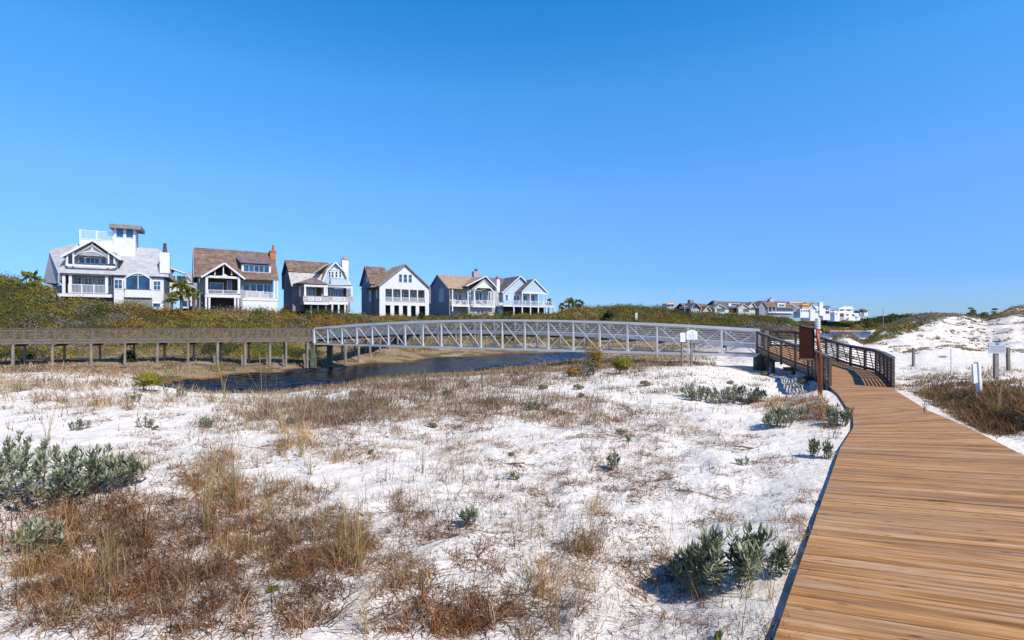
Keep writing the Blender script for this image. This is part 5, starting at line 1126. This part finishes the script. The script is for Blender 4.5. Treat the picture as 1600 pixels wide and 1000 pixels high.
# patches: centre x, y, half width, half height (as seen in the photo), blades, type, height scale, clumpiness
PATCH = [
 (330,850,270,105,8200,'tangle',1.0), (330,850,260,100,1500,'litter',1.3), (420,800,120,70,700,'gold',.9), (150,930,150,60,2300,'tangle',.9), (90,880,90,60,700,'gold',.7),
 (500,860,90,65,1700,'tangle',1.0), (540,850,45,55,360,'gold',.9), (350,745,85,45,1300,'tangle',1.0), (345,770,45,80,420,'gold',1.0), (230,800,90,50,800,'tangle',.8),
 (330,880,200,60,420,'twig',1.0), (300,800,160,80,200,'twig',1.0), (640,800,120,60,60,'twig',1.0), (760,870,160,70,90,'twig',.9), (760,960,120,30,160,'twig',.8), (120,830,130,40,160,'twig',1.0), (430,940,150,50,160,'twig',1.0), (940,720,90,50,50,'twig',.9), (1010,930,100,40,50,'twig',.7),
 (60,840,110,70,1500,'litter',1.2), (110,800,130,50,900,'tangle',.7), (320,970,330,45,1500,'tangle',.7), (720,965,110,28,1300,'tangle',.8), (620,665,200,16,900,'tangle',.7), (760,650,220,14,900,'pale',.7), (940,665,140,14,600,'tangle',.6), (700,700,170,20,600,'pale',.7), (880,775,150,30,600,'tangle',.6), (1040,670,90,16,420,'pale',.6), (650,850,60,60,420,'tangle',.7), (1000,880,60,40,300,'tangle',.6), (180,735,60,25,300,'pale',.8), (40,800,110,40,300,'twig',1.0), (400,607,110,8,900,'pale',1.0), (560,600,120,8,900,'stiff',1.4), (1080,690,90,30,420,'tangle',.6), (880,680,90,25,420,'tangle',.6), (1120,820,60,30,240,'tangle',.5), (250,700,70,25,500,'tangle',.6), (120,650,140,12,420,'tangle',.6), (330,670,90,18,420,'stiff',1.0), (640,900,60,60,380,'tangle',.7), (620,930,60,60,200,'gold',.7),
 (540,690,110,36,1700,'tangle',.9), (500,690,70,40,420,'gold',.9), (470,650,110,25,1300,'stiff',1.3), (735,675,65,28,900,'tangle',.8), (560,650,120,22,900,'stiff',1.2),
 (250,620,280,26,3000,'pale',1.0), (90,590,150,24,2600,'pale',1.2), (250,585,130,16,1300,'pale',1.1), (400,610,120,18,900,'pale',1.0), (60,570,110,14,1200,'pale',1.2), (-60,600,90,40,1200,'pale',1.2), (420,650,80,22,600,'pale',1.0),
 (500,640,110,22,1500,'stiff',1.5), (640,636,130,22,1700,'stiff',1.5), (780,632,130,20,1500,'stiff',1.4), (600,610,110,13,1500,'stiff',1.6), (720,600,120,12,1500,'stiff',1.7), (830,592,110,12,1400,'stiff',1.7), (905,575,90,11,1100,'stiff',1.7), (980,575,60,12,700,'stiff',1.2), (560,625,150,12,900,'green',1.0), (760,610,150,10,700,'green',1.0),
 (880,650,170,16,1500,'stiff',1.0), (980,640,110,14,900,'tangle',.7), (860,655,140,14,500,'gold',.6), (860,625,120,10,700,'stiff',1.0), (1000,610,80,9,500,'stiff',.9),
 (955,695,75,40,700,'tangle',.7), (985,720,60,35,380,'tangle',.8), (880,740,60,35,420,'tangle',.6), (815,720,60,35,450,'tangle',.7), (1025,745,90,30,520,'tangle',.6), (1150,690,75,16,420,'tangle',.6), (1210,720,40,20,220,'tangle',.6),
 (920,845,50,55,420,'tangle',.8), (925,845,40,45,190,'gold',.7), (760,850,70,40,420,'tangle',.7), (1000,800,70,60,420,'tangle',.6), (1160,760,60,25,240,'tangle',.6), (1255,800,16,55,240,'tangle',.6), (1235,840,22,30,150,'gold',.5),
 (640,780,70,50,420,'stiff',1.0), (700,740,70,40,420,'stiff',1.0), (800,800,90,60,420,'stiff',1.0), (860,940,60,50,260,'gold',.8), (870,900,80,80,420,'tangle',.6), (780,900,110,60,420,'hair',1.2), (1060,930,60,40,300,'tangle',.5),
 (1245,632,65,15,1100,'gold',.8), (1250,650,60,14,900,'tangle',1.0), (1295,655,35,26,1100,'dark',.7), (1300,640,30,20,500,'gold',.7), (1180,630,40,9,300,'tangle',.7), (1290,625,20,14,300,'tangle',1.0),
 (1470,612,60,18,2600,'dark',.9), (1540,618,75,24,3800,'dark',1.0), (1580,640,50,30,2700,'dark',1.0), (1500,640,60,22,1700,'dark',.9), (1520,630,90,28,800,'green',1.0), (1550,660,60,22,2600,'dark',.9), (1620,625,60,35,2200,'dark',1.0), (1560,645,75,26,900,'gold',.7), (1570,605,70,16,500,'gold',.7), (1480,625,70,18,400,'gold',.6), (1440,605,40,10,700,'tangle',.9), (1680,640,70,50,1800,'dark',1.0),
 (1450,590,60,8,500,'pale',.6), (1420,580,60,6,200,'green',.5), (1560,585,60,8,400,'pale',.8), (1130,600,70,7,300,'tangle',.7), (1220,600,50,9,340,'green',.8), (1240,590,50,8,240,'tangle',.9),
 (1060,590,80,8,300,'stiff',.8), (1010,565,60,7,400,'stiff',1.0), (1110,560,90,6,300,'stiff',.8),
]
def grass():
    Vs, Fs, Cs = [], [], []; o = 0
    def put(t):
        nonlocal o
        V, Fc, c = t; Vs.append(V); Fs.append(Fc + o); Cs.append(c); o += len(V)
    for cx, cy, rx, ry, n, typ, hs in PATCH:
        if cy > 640: n = int(n * 1.5)
        elif typ == 'stiff': n = int(n * 2.0)
        # tufts: blades share roots so that they gather in bunches
        nt_ = max(4, n // (42 if typ in ('tangle', 'gold') else 24)); a = rng.uniform(0, 2*math.pi, nt_); r = np.sqrt(rng.random(nt_)) * (1 + .25 * rng.normal(size=nt_)).clip(.2, 1.6)
        X, Y, Z = ground_at(cx + rx * r * np.cos(a), np.maximum(cy + ry * r * np.sin(a), 522))
        kp = rng.integers(0, nt_, n); sp = (.035 + .011 * Y[kp]) * rng.uniform(.3, 1.5, n)
        X = X[kp] + rng.normal(size=n) * sp; Y = Y[kp] + rng.normal(size=n) * sp
        ok = (deckdist(X, Y) > 1.28) & (Y > 1.2); kq = kp[ok]; X, Y = X[ok], Y[ok]; Z = H(X, Y); ok = Z > .02
        put(make_blades(X[ok], Y[ok], Z[ok], typ, hs, kq[ok]))
    # thin scatter everywhere on the open sand, thicker in noise patches
    n = 52000; px = rng.uniform(-260, 1860, n); py = 545 + 640 * rng.random(n) ** 1.3; X, Y, Z = ground_at(px, py)
    f = fbm(X * .8, Y * .8, 4, 401); dens = ss(.50, .64, f) * .85 + .03
    ok = (rng.random(n) < dens) & (deckdist(X, Y) > 1.28) & (Z > .1) & (Y < 40) & ~((px > 1390) & (py < 600)); X, Y, Z = X[ok], Y[ok], Z[ok]; q = rng.random(len(X))
    X = X + rng.normal(size=len(X)) * .04
    for lo, hi, t, s in ((0, .33, 'hair', 1.2), (.33, .38, 'twig', 1), (.38, .62, 'litter', .9), (.62, .86, 'tangle', .6), (.86, .93, 'gold', .6), (.93, 1, 'stiff', 1)):
        k = (q >= lo) & (q < hi); put(make_blades(X[k], Y[k], H(X[k], Y[k]), t, s))
    # grass on the creek banks and the marsh flat
    n = 46000; u = rng.uniform(-240, 1120, n); Y = 30 * (118 / 30) ** rng.random(n); X = (u - 800) / F * Y; Z = H(X, Y)
    far = np.interp(u, [-240, 60, 300, 500, 700, 860, 1000, 1120], [60, 61, 63, 76, 96, 108, 112, 118])
    ok = (Z > .12) & (Z < 3.4) & (Y < far); X, Y, Z = X[ok], Y[ok], Z[ok]; q = fbm(X * .2, Y * .2, 2, 411) + rng.normal(size=len(X)) * .06
    for lo, hi, t, s in ((-9, .42, 'stiff', 1.2), (.42, .62, 'pale', 1.0), (.62, 9, 'green', 1.2)):
        k = (q >= lo) & (q < hi); put(make_blades(X[k], Y[k], Z[k], t, s))
    m = fast_mesh('dry_grass', np.concatenate(Vs), np.concatenate(Fs), M['grass'], np.concatenate(Cs)); tag(m, 'dry brown and golden beach grass scattered over the white sand and banks', 'grass', kind='stuff')
grass()

# ---- silvery broad leaved plants
SL = np.array([[.19,.215,.12],[.27,.295,.18],[.11,.13,.065],[.37,.385,.27],[.22,.245,.145]])
def silver_plant(px, py, wpx, hpx, stems, label, group=None, leafk=1.0, yellow=.03):
    X, Y, Z = [float(a[0]) for a in ground_at(px, py)]; k = Y / F; W = wpx * k / 2; Hh = hpx * k
    root = empty('silver_leaf_shrub', (X, Y, Z), 0, label, 'shrub', group); st = MB(); Vs, Fs, Cs = [], [], []; o = 0
    for i in range(stems):
        a = random.uniform(0, 6.283); r = math.sqrt(random.random()); bx, by = r * W * .8 * math.cos(a), r * W * .55 * math.sin(a)
        bz = Hf(X + bx, Y + by) - Z; hh = .98 * Hh * random.uniform(.55, 1.0) * (1 - .3 * r); tx, ty = bx + r * W * .22 * math.cos(a) + random.uniform(-.03,.03), by + r * W * .15 * math.sin(a)
        rt = max(.004, k * .6); st.tube([(bx*.8, by*.8, bz-.02), ((bx*.4+tx*.6), (by*.4+ty*.6), bz + hh*.5), (tx, ty, bz + hh*.85)], [rt, rt*.8, rt*.5], 5)
        nl = 34 if stems > 15 else 20; lf = min(.105, .26 * Hh + .03) * leafk
        t = rng.random(nl) ** .65; az = rng.uniform(0, 6.283, nl); el = -.1 + 1.05 * t + rng.normal(size=nl) * .25   # lower leaves spread, top ones stand up
        P0 = np.stack([bx*.8 + (tx-bx*.8)*t, by*.8 + (ty-by*.8)*t, bz + hh*.85*(.28 + .72*t)], 1)
        d = np.stack([np.cos(az)*np.cos(el), np.sin(az)*np.cos(el), np.sin(el)], 1); s = np.stack([-np.sin(az), np.cos(az), 0*az], 1); nn = np.cross(s, d)
        L = (lf * rng.uniform(.65, 1.15, nl))[:, None]; w = L * .13
        m1 = P0 + d*L*.5 + nn*L*.03; tip = P0 + d*L - nn*L*.08
        V = np.stack([P0, m1 - s*w + nn*w*.35, m1, m1 + s*w + nn*w*.35, tip], 1).reshape(-1, 3)
        Fc = (np.arange(nl)[:, None, None]*5 + np.array([(0,1,2),(0,2,3),(1,4,2),(2,4,3)])[None]).reshape(-1, 3)
        c = SL[rng.integers(0, len(SL), nl)] * rng.uniform(.8, 1.15, (nl, 1)); yl = (rng.random(nl) < yellow) & (t < .4); c[yl] = (.55, .42, .16)
        Vs.append(V); Fs.append(Fc + o); Cs.append(np.repeat(c, 5, axis=0)); o += len(V)
    st.build('stems', M['twig'], root)
    fast_mesh('leaves', np.concatenate(Vs), np.concatenate(Fs), M['silver'], np.concatenate(Cs), parent=root)
for a in [
 (60,775,270,95,58,'large silvery leaved shrub massed at the left edge of the view', None, 1.25, .10),
 (160,765,120,74,30,'silvery leaved shrub with spreading tips at the right end of the left hand thicket', None, 1.25, .06),
 (5,745,160,86,30,'silvery shrub cut by the left frame edge, behind the larger one', None, 1.2, .08),
 (65,860,90,60,14,'small silvery plant below the large left hand shrub', None, 1.0, .03),
 (1130,918,160,118,36,'dark silvery leaved bush beside the near edge of the boardwalk', None, 1.25, .02),
 (1215,900,50,60,10,'narrow right hand tuft of silvery leaves touching the boardwalk bush', None, 1.15, .02),
 (1075,905,50,50,9,'small left hand tuft of silvery leaves touching the boardwalk bush', None, 1.15, .02),
 (1145,628,105,33,60,'broad grey green silvery thicket on the sand left of the deck bend', None, 1.2, 0),
 (1090,624,60,28,26,'left lobe of grey green shrub mixed with golden grass, mid sand', None, 1.2, .05),
 (1215,668,60,40,20,'silvery plant with upright tips between the thicket and the deck bend', None, 1.2, 0),
 (1245,655,30,28,8,'little silvery plant close to the foot of the rust red sign post', None, 1.2, 0),
 (1310,665,44,42,16,'silvery plant growing through the dark grass at the deck bend', None, 1.2, 0),
 (1268,714,26,32,8,'small silvery seedling next to the deck, left of a matching one', None, 1.1, 0),
 (1293,716,18,34,7,'small silvery seedling touching the straight edge of the deck', None, 1.1, 0),
 (735,822,26,34,8,'lone small silvery seedling in the middle of the open sand', None, 1.1, 0),
 (955,735,22,30,6,'tiny silvery plant on the sand right of the middle', None, 1.1, 0),
 (835,640,50,16,16,'low silvery patch among dry grass below the bridge middle', None, 1.1, 0),
 (120,672,40,22,12,'small grey leaved cushion on sand above the left thicket', None, .9, 0),
 (230,668,34,20,10,'small grey cushion plant between the left thicket and the creek grass', None, .9, 0),
 (320,668,30,18,9,'low silvery plant on the sand left of the dry grass mound', None, .9, 0),
 (210,628,26,22,8,'upright silvery plant in the pale grass left of the creek', None, 1.0, 0),
 (275,620,44,22,12,'pale grey cushion shrub at the near edge of the creek grass', None, .9, 0),
 (1160,726,26,16,5,'tiny grey sprig beside the driftwood on the right hand sand', None, 1, 0),
]: silver_plant(*a)

# ---- leafy bushes that stand on their own
def bush(name, px, py, wpx, hpx, cols, label, cat='shrub', n=1500, leaf=1.0, group=None, twigs=7, Y=None, lobes=7, elong=2.2):
    if Y is None: X, Y, Z = [float(a[0]) for a in ground_at(px, py)]
    else: X = (px - 800) / F * Y; Z = Hf(X, Y)
    k = Y / F; W = wpx * k / 2; Hh = hpx * k; root = empty(name, (X, Y, Z), 0, label, cat, group)
    cx, cy, cz, rr, hh = [], [], [], [], []
    for i in range(lobes):
        a = random.uniform(0, 6.283); r = math.sqrt(random.random()) * .62; cx.append(r*W*math.cos(a)); cy.append(r*W*.8*math.sin(a)); q = random.uniform(.35, .6)
        cz.append(Hh*random.uniform(.18, .55)); rr.append(W*q); hh.append(Hh*random.uniform(.35,.5))
    cols = np.array(cols); lc = cols[rng.integers(0, len(cols), lobes)]
    V, Fc, c = leaf_cloud(np.array(cx), np.array(cy), np.array(cz), np.array(rr), np.array(hh), n // lobes, np.full(lobes, max(.02, k * 1.5) * leaf), lc, elong=elong, shell=.25)
    fast_mesh('foliage', V, Fc, M['leaf'], c, parent=root)
    if twigs:
        t = MB()
        for i in range(twigs):
            j = random.randrange(lobes); t.tube([(random.uniform(-.1,.1)*W, random.uniform(-.1,.1)*W, -.08), (cx[j]*.5, cy[j]*.5, cz[j]*.6), (cx[j], cy[j], cz[j]+hh[j]*.5)], [max(.012,k*.5), max(.009,k*.4), .006], 5)
        t.build('stems', M['twig'], root)
YG = [(.20,.20,.025),(.14,.16,.02),(.27,.24,.03),(.30,.22,.03)]; OR = [(.34,.17,.03),(.28,.18,.03),(.22,.16,.03)]; GR = [(.20,.18,.14),(.25,.22,.17),(.14,.12,.09)]; RM = [(.24,.22,.12),(.29,.26,.16),(.19,.17,.09)]; DG = [(.05,.07,.015),(.08,.10,.02)]
bush('flowering_bush', 966, 584, 54, 30, YG, 'bright yellow green bush on the sand below the right half of the bridge', n=2600)
bush('flowering_bush', 926, 586, 44, 62, OR, 'tall orange tinged bush rising in front of the bridge truss', n=1500, lobes=9)
bush('bare_shrub', 918, 588, 40, 36, GR, 'grey leafless shrub at the foot of the orange tinged bush', n=900, twigs=16)
bush('flowering_bush', 222, 610, 76, 36, YG, 'yellow green bush in the pale grass left of the creek', n=2600)
bush('evergreen_bush', 895, 588, 34, 16, DG + OR, 'low dark bush left of the grey leafless shrub', n=900)
bush('evergreen_bush', 198, 568, 26, 22, DG, 'small green bush under the grey boardwalk at the left', n=1200, Y=50)
bush('evergreen_bush', 47, 560, 16, 13, DG, 'tiny rounded dark bush under the far left bays of the boardwalk', n=700, Y=50)
bush('evergreen_bush', 952, 498, 24, 18, DG, 'dark glossy bush among the olive scrub above the bridge', n=1100, Y=136)
for px, py, w_, h_, Yh, lab in ((610,488,0,0,0,''),):
    pass
bush('evergreen_bush', 657, 486, 11, 16, DG, 'small pointed dark conifer in front of the white gabled house', n=700, Y=112)
bush('evergreen_bush', 445, 480, 16, 16, DG, 'dark bush between the brown roofed house and the gambrel house', n=900, Y=99)
bush('evergreen_bush', 1291, 494, 17, 9, YG, 'yellow green bush in front of the white house with the tall chimney', n=700, Y=322)
cush = [(722,601,16,9),(1010,603,22,9),(905,608,20,8),(907,620,14,7),(800,586,20,10),(700,618,26,10),(560,618,30,10),(640,606,22,9),(1090,571,22,8),(1197,587,18,6),(850,607,20,8),(780,640,34,12),(1255,600,26,8),(1140,600,16,6),(600,634,24,9),(520,655,20,9),(675,668,22,8),(455,662,24,10)]
for px, py, w_, h_ in cush:
    bush('cushion_shrub', px, py, w_, h_, RM, 'small low rounded grey green cushion shrub on the white sand', n=420, group='low cushion shrubs scattered on the sand', twigs=0, lobes=4, elong=3)
for px, py, w_, h_, lab in [(578,710,14,9,'bright green sprig at the right end of the middle grass mound'), (803,750,22,12,'green leafy sprig among the twigs in the middle of the sand'), (972,680,30,15,'dark green leafy sprig on a dead branch in the middle distance'), (425,925,22,14,'small dark green sprig low in the front grass mat'), (245,672,18,9,'small bright green sprig left of the middle grass'), (1125,1000,20,14,'round leaved green sprig at the bottom edge near the deck'), (985,690,18,10,'light green sprig just right of the darker sprig'), (800,712,16,8,'tiny yellow green sprig above the twigs of the middle sand')]:
    bush('green_sprig', px, py, w_, h_, [(.10,.16,.02),(.16,.21,.03)], lab, 'plant', n=90, twigs=2, lobes=3, leaf=1.1)

# ---- tall sea oats standing out from the grass
def sea_oats(px, py, hpx, n, label, wild=.25):
    X, Y, Z = [float(a[0]) for a in ground_at(px, py)]; k = Y / F; root = empty('sea_oats', (X, Y, Z), 0, label, 'grass clump')
    P = np.stack([rng.normal(size=n)*.02, rng.normal(size=n)*.02, np.zeros(n) - .01], 1); h = hpx*k*rng.uniform(.6, 1.15, n)
    pal = np.concatenate([GO, GO*np.array([.75,.95,.8]), GN*1.3])
    V, Fc, c = blades(P, h, np.maximum(.0045, k*.75)*np.ones(n), np.abs(rng.normal(size=n))*wild*.5+.03, wild*rng.uniform(.4, 2.2, n), pal[rng.integers(0, len(pal), n)]*rng.uniform(.8,1.2,(n,1)), seg=6)
    fast_mesh('blades', V, Fc, M['grass'], c, parent=root)
    st = MB()
    for i in range(max(1, n // 9)):
        a = random.uniform(0, 6.28); l = random.uniform(.05,.22); H0 = hpx*k*random.uniform(.9,1.2)
        st.tube([(0,0,0),(l*.4*H0*math.cos(a),l*.4*H0*math.sin(a),H0*.55),(l*H0*math.cos(a),l*H0*math.sin(a),H0)], [max(.002,k*.3)]*3, 4)
    st.build('stalks', M['straw'], root)
M['straw'] = pm('straw_stalk', (.38,.25,.11), (.50,.36,.18), 9, .7)
for a in [
 (1082,935,120,16,'upright golden sea oats in the left part of the silvery boardwalk bush'), (1172,934,80,12,'upright golden sea oats in the middle of the silvery boardwalk bush'), (1199,940,70,9,'thin sea oats at the right side of the silvery boardwalk bush'),
 (870,990,130,14,'tall golden sea oats at the bottom of the open sand'), (572,990,80,14,'short golden sea oats at the bottom, right of the grass mat'), (485,742,85,16,'tall sea oats on the sand above the front grass mat'),
 (470,715,90,14,'arching sea oats left of the middle grass mound'), (320,830,130,40,'thick golden sea oats leaning out of the front grass mat'), (365,790,120,36,'thick golden sea oats at the back of the front grass mat'), (560,890,95,30,'golden sea oats on the right edge of the front grass mat'),
 (410,640,80,10,'tall arching sea oats against the creek water'), (350,622,60,8,'curved sea oats at the left end of the creek'), (75,690,60,12,'sea oats above the left silvery thicket'), (925,860,90,14,'golden sea oats in the tangle right of the middle'), (1045,880,80,8,'thin sea oats just left of the boardwalk bush'),
 (440,670,60,10,'sea oats in the greyish brush below the creek'), (40,900,90,26,'golden sea oats at the lower left edge'), (170,905,90,24,'golden sea oats in the lower left grass'), (1445,648,36,12,'green tinged sea oats beside the deck at the right'), (1560,655,50,30,'golden sea oats in front of the leaning white post'),
 (660,740,60,10,'slim sea oats on the open sand below the middle mound'), (1000,720,50,10,'slim sea oats by the brown tufts right of the middle'), (815,830,60,8,'slim sea oats above the centre twigs')]: sea_oats(*a)
# arching pale grass along the creek edge
def arching(px, py, hpx, n, label):
    X, Y, Z = [float(a[0]) for a in ground_at(px, py)]; k = Y / F; root = empty('arching_grass', (X, Y, Z), 0, label, 'grass clump')
    P = np.stack([rng.normal(size=n)*.08, rng.normal(size=n)*.06, np.zeros(n)-.02], 1)
    V, Fc, c = blades(P, hpx*k*rng.uniform(.8, 1.6, n), np.full(n, max(.005, k*.8)), rng.uniform(.05,.35,n), rng.uniform(1.6, 3.2, n), PT[rng.integers(0, len(PT), n)]*rng.uniform(.8,1.15,(n,1)), seg=7)
    fast_mesh('blades', V, Fc, M['grass'], c, parent=root)
for a in [(95,628,46,60,'pale arching grass clump in front of the leftmost boardwalk piles'), (150,634,46,60,'pale arching grass clump on the sand bank, right of the leftmost one'), (30,612,44,55,'pale arching grass clump at the far left edge'), (265,628,36,45,'pale arching grass clump beside the yellow green bush'), (330,628,34,40,'pale arching grass clump at the left end of the creek'), (340,735,50,110,'round brown mound of arching grass left of the middle'), (390,628,30,36,'pale arching grass clump at the creek edge'), (200,640,36,40,'small pale arching grass clump on the sand bank')]: arching(*a)

# ---- dead branches lying on the sand
def branch(px, py, L, az, label, n=4, thick=.006):
    L = L * .8
    X, Y, Z = [float(a[0]) for a in ground_at(px, py)]; mb = MB()
    def grow(p, a, l, r, dep):
        pts = [p]; q = np.array(p)
        for i in range(5):
            a += random.uniform(-.28, .28); q = q + np.array((math.cos(a), math.sin(a), 0)) * l / 5; g = Hf(X + q[0], Y + q[1]) - Z; q[2] = g + r + abs(math.sin(i * 1.3)) * .03 * l; pts.append(tuple(q))
            if dep and random.random() < .6: grow(tuple(q), a + random.choice((-1, 1)) * random.uniform(.5, 1.1), l * .5, r * .6, dep - 1)
        mb.tube(pts, [r * (1 - .13 * i) for i in range(6)], 5)
    for i in range(n): grow((0, 0, 0), az + random.uniform(-.5, .5) + (math.pi if i % 3 == 2 else 0), L * random.uniform(.6, 1), thick, 2)
    o = mb.build('dead_branch', M['twig']); o.location = (X, Y, Z); tag(o, label, 'branch')
for a in [(640,800,.75,2.9,'forked dead branches spread on the sand in the centre'), (720,835,.7,3.2,'tangle of grey dead twigs right of the centre branches'), (1020,752,.6,.1,'dark dead branch on the sand right of the middle'), (790,725,.6,0,'pale dead branch above the centre of the sand'), (1180,700,.8,3.0,'long dark dead branch near the boardwalk'), (960,682,1.3,2.9,'bare spreading dead branches in the middle distance'), (200,820,.7,.6,'dead branches under the left silvery thicket'), (760,965,.6,.2,'red brown root mass at the bottom centre',), (1090,770,.5,2.6,'small dead twig between the dark branch and the boardwalk'), (400,700,.7,.4,'dead twigs in the sand left of the middle mound'), (660,930,.5,1.2,'dead twigs at the bottom left of the root mass')]: branch(*a, n=9 if 'root' in a[4] else 5)

# ---- palms
def palm(px, py_base, py_crown, Y, rpx, label, fronds=20, zoff=0):
    X = (px - 800) / F * Y; Z = Hf(X, Y); k = Y / F; zc = EYE - (py_crown - HY) * k - Z; R = rpx * k; root = empty('palm_tree', (X, Y, Z), 0, label, 'palm')
    MB().tube([(0,0,-.5),(.05,0,zc*.5),(0,0,max(zc-.1,.3))], [.26,.22,.26], 8).build('trunk', M['bark'], root)
    Vs, Fs = [], []; o = 0
    for i in range(fronds):
        az = random.uniform(0, 6.283); el = random.uniform(-.95, 1.3); L = R * random.uniform(.75, 1.1); d = np.array((math.cos(az)*math.cos(el), math.sin(az)*math.cos(el), math.sin(el))); s = np.array((-math.sin(az), math.cos(az), 0)); nn = np.cross(s, d)
        c0 = np.array((0, 0, zc)) + d * L * .35; m = 11; V = []; Fc = []
        for j in range(m):                                # fan of separate folded leaflets
            a = (j / (m-1) - .5) * 2.5; e = d * math.cos(a) + s * math.sin(a); tip = c0 + e * L * .65 * (1 - .18*abs(a)) - np.array((0,0,1)) * L * .22 * random.uniform(.5, 1.5)
            w = np.cross(e, nn) * L * .035; mid = c0 + e * L * .35; V += [c0, mid + w, tip, mid - w]; q = len(V) - 4; Fc += [(q, q+1, q+2), (q, q+2, q+3)]
        V += [np.array((0,0,zc)) - s*.03, np.array((0,0,zc)) + s*.03, c0]; q = len(V)-3; Fc.append((q, q+1, q+2))
        Vs.append(np.array(V)); Fs.append(np.array(Fc) + o); o += len(V)
    V = np.concatenate(Vs); col = np.array([.26,.27,.055]) * np.repeat(rng.uniform(.45, 1.4, len(V)//4 + 1), 4)[:len(V), None]; fast_mesh('crown', V, np.concatenate(Fs), M['leaf'], col, parent=root)
for a in [(283,482,451,84,22,'palm with a shaggy trunk standing in the gap between the two leftmost houses'), (302,482,458,86,14,'small bright palm close against the brown roofed house'), (268,480,466,82,13,'low palm at the right foot of the big tower house'),
 (48,445,436,74,20,'cabbage palm on the crest of the hill left of the tower house'), (78,460,454,75,12,'little palm at the left corner of the tower house'),
 (889,478,473,148,12,'left palm of the pair on the skyline right of the pale blue house'), (904,478,474,150,11,'right palm of the pair on the skyline right of the pale blue house'), (878,480,478,146,8,'smallest skyline palm just left of the pair'),
 (857,478,471,160,8,'palm peeking out behind the deck of the pale blue house'), (1347,500,485,440,5,'lone slender palm at the right end of the far house row')]: palm(*a)
# distant pine standing out on the skyline at the right
def pine(px, Y, top, label, zf=.9):
    X = (px - 800) / F * Y; Z = Hf(X, Y); k = Y / F; ht = EYE - (top - HY) * k - Z; root = empty('pine_tree', (X, Y, Z), 0, label, 'tree')
    MB().tube([(0,0,-.5),(.1,0,ht*.5),(0,0,ht*.93)], [.22,.16,.06], 7).build('trunk', M['bark'], root); n = 7
    n = 12; cx = np.array([random.uniform(-1,1)*7*k for _ in range(n)]); cz = np.array([ht - random.uniform(0,13)*k for _ in range(n)])
    V, Fc, c = leaf_cloud(cx, cx*.6, cz, np.full(n, 4.2*k), np.full(n, 2.4*k), 110, np.full(n, max(.12, k*1.0)), np.array([DARK*1.6]*n), shell=.2); fast_mesh('crown', V, Fc, M['leaf'], c, parent=root)
for a in [(1518,85,481,'wind shaped pine with open layered crown behind the right dune'), (1554,88,483.5,'rounded dark pine on the skyline right of the layered one'), (1537,92,486,'low pine between the two skyline pines')]: pine(*a)
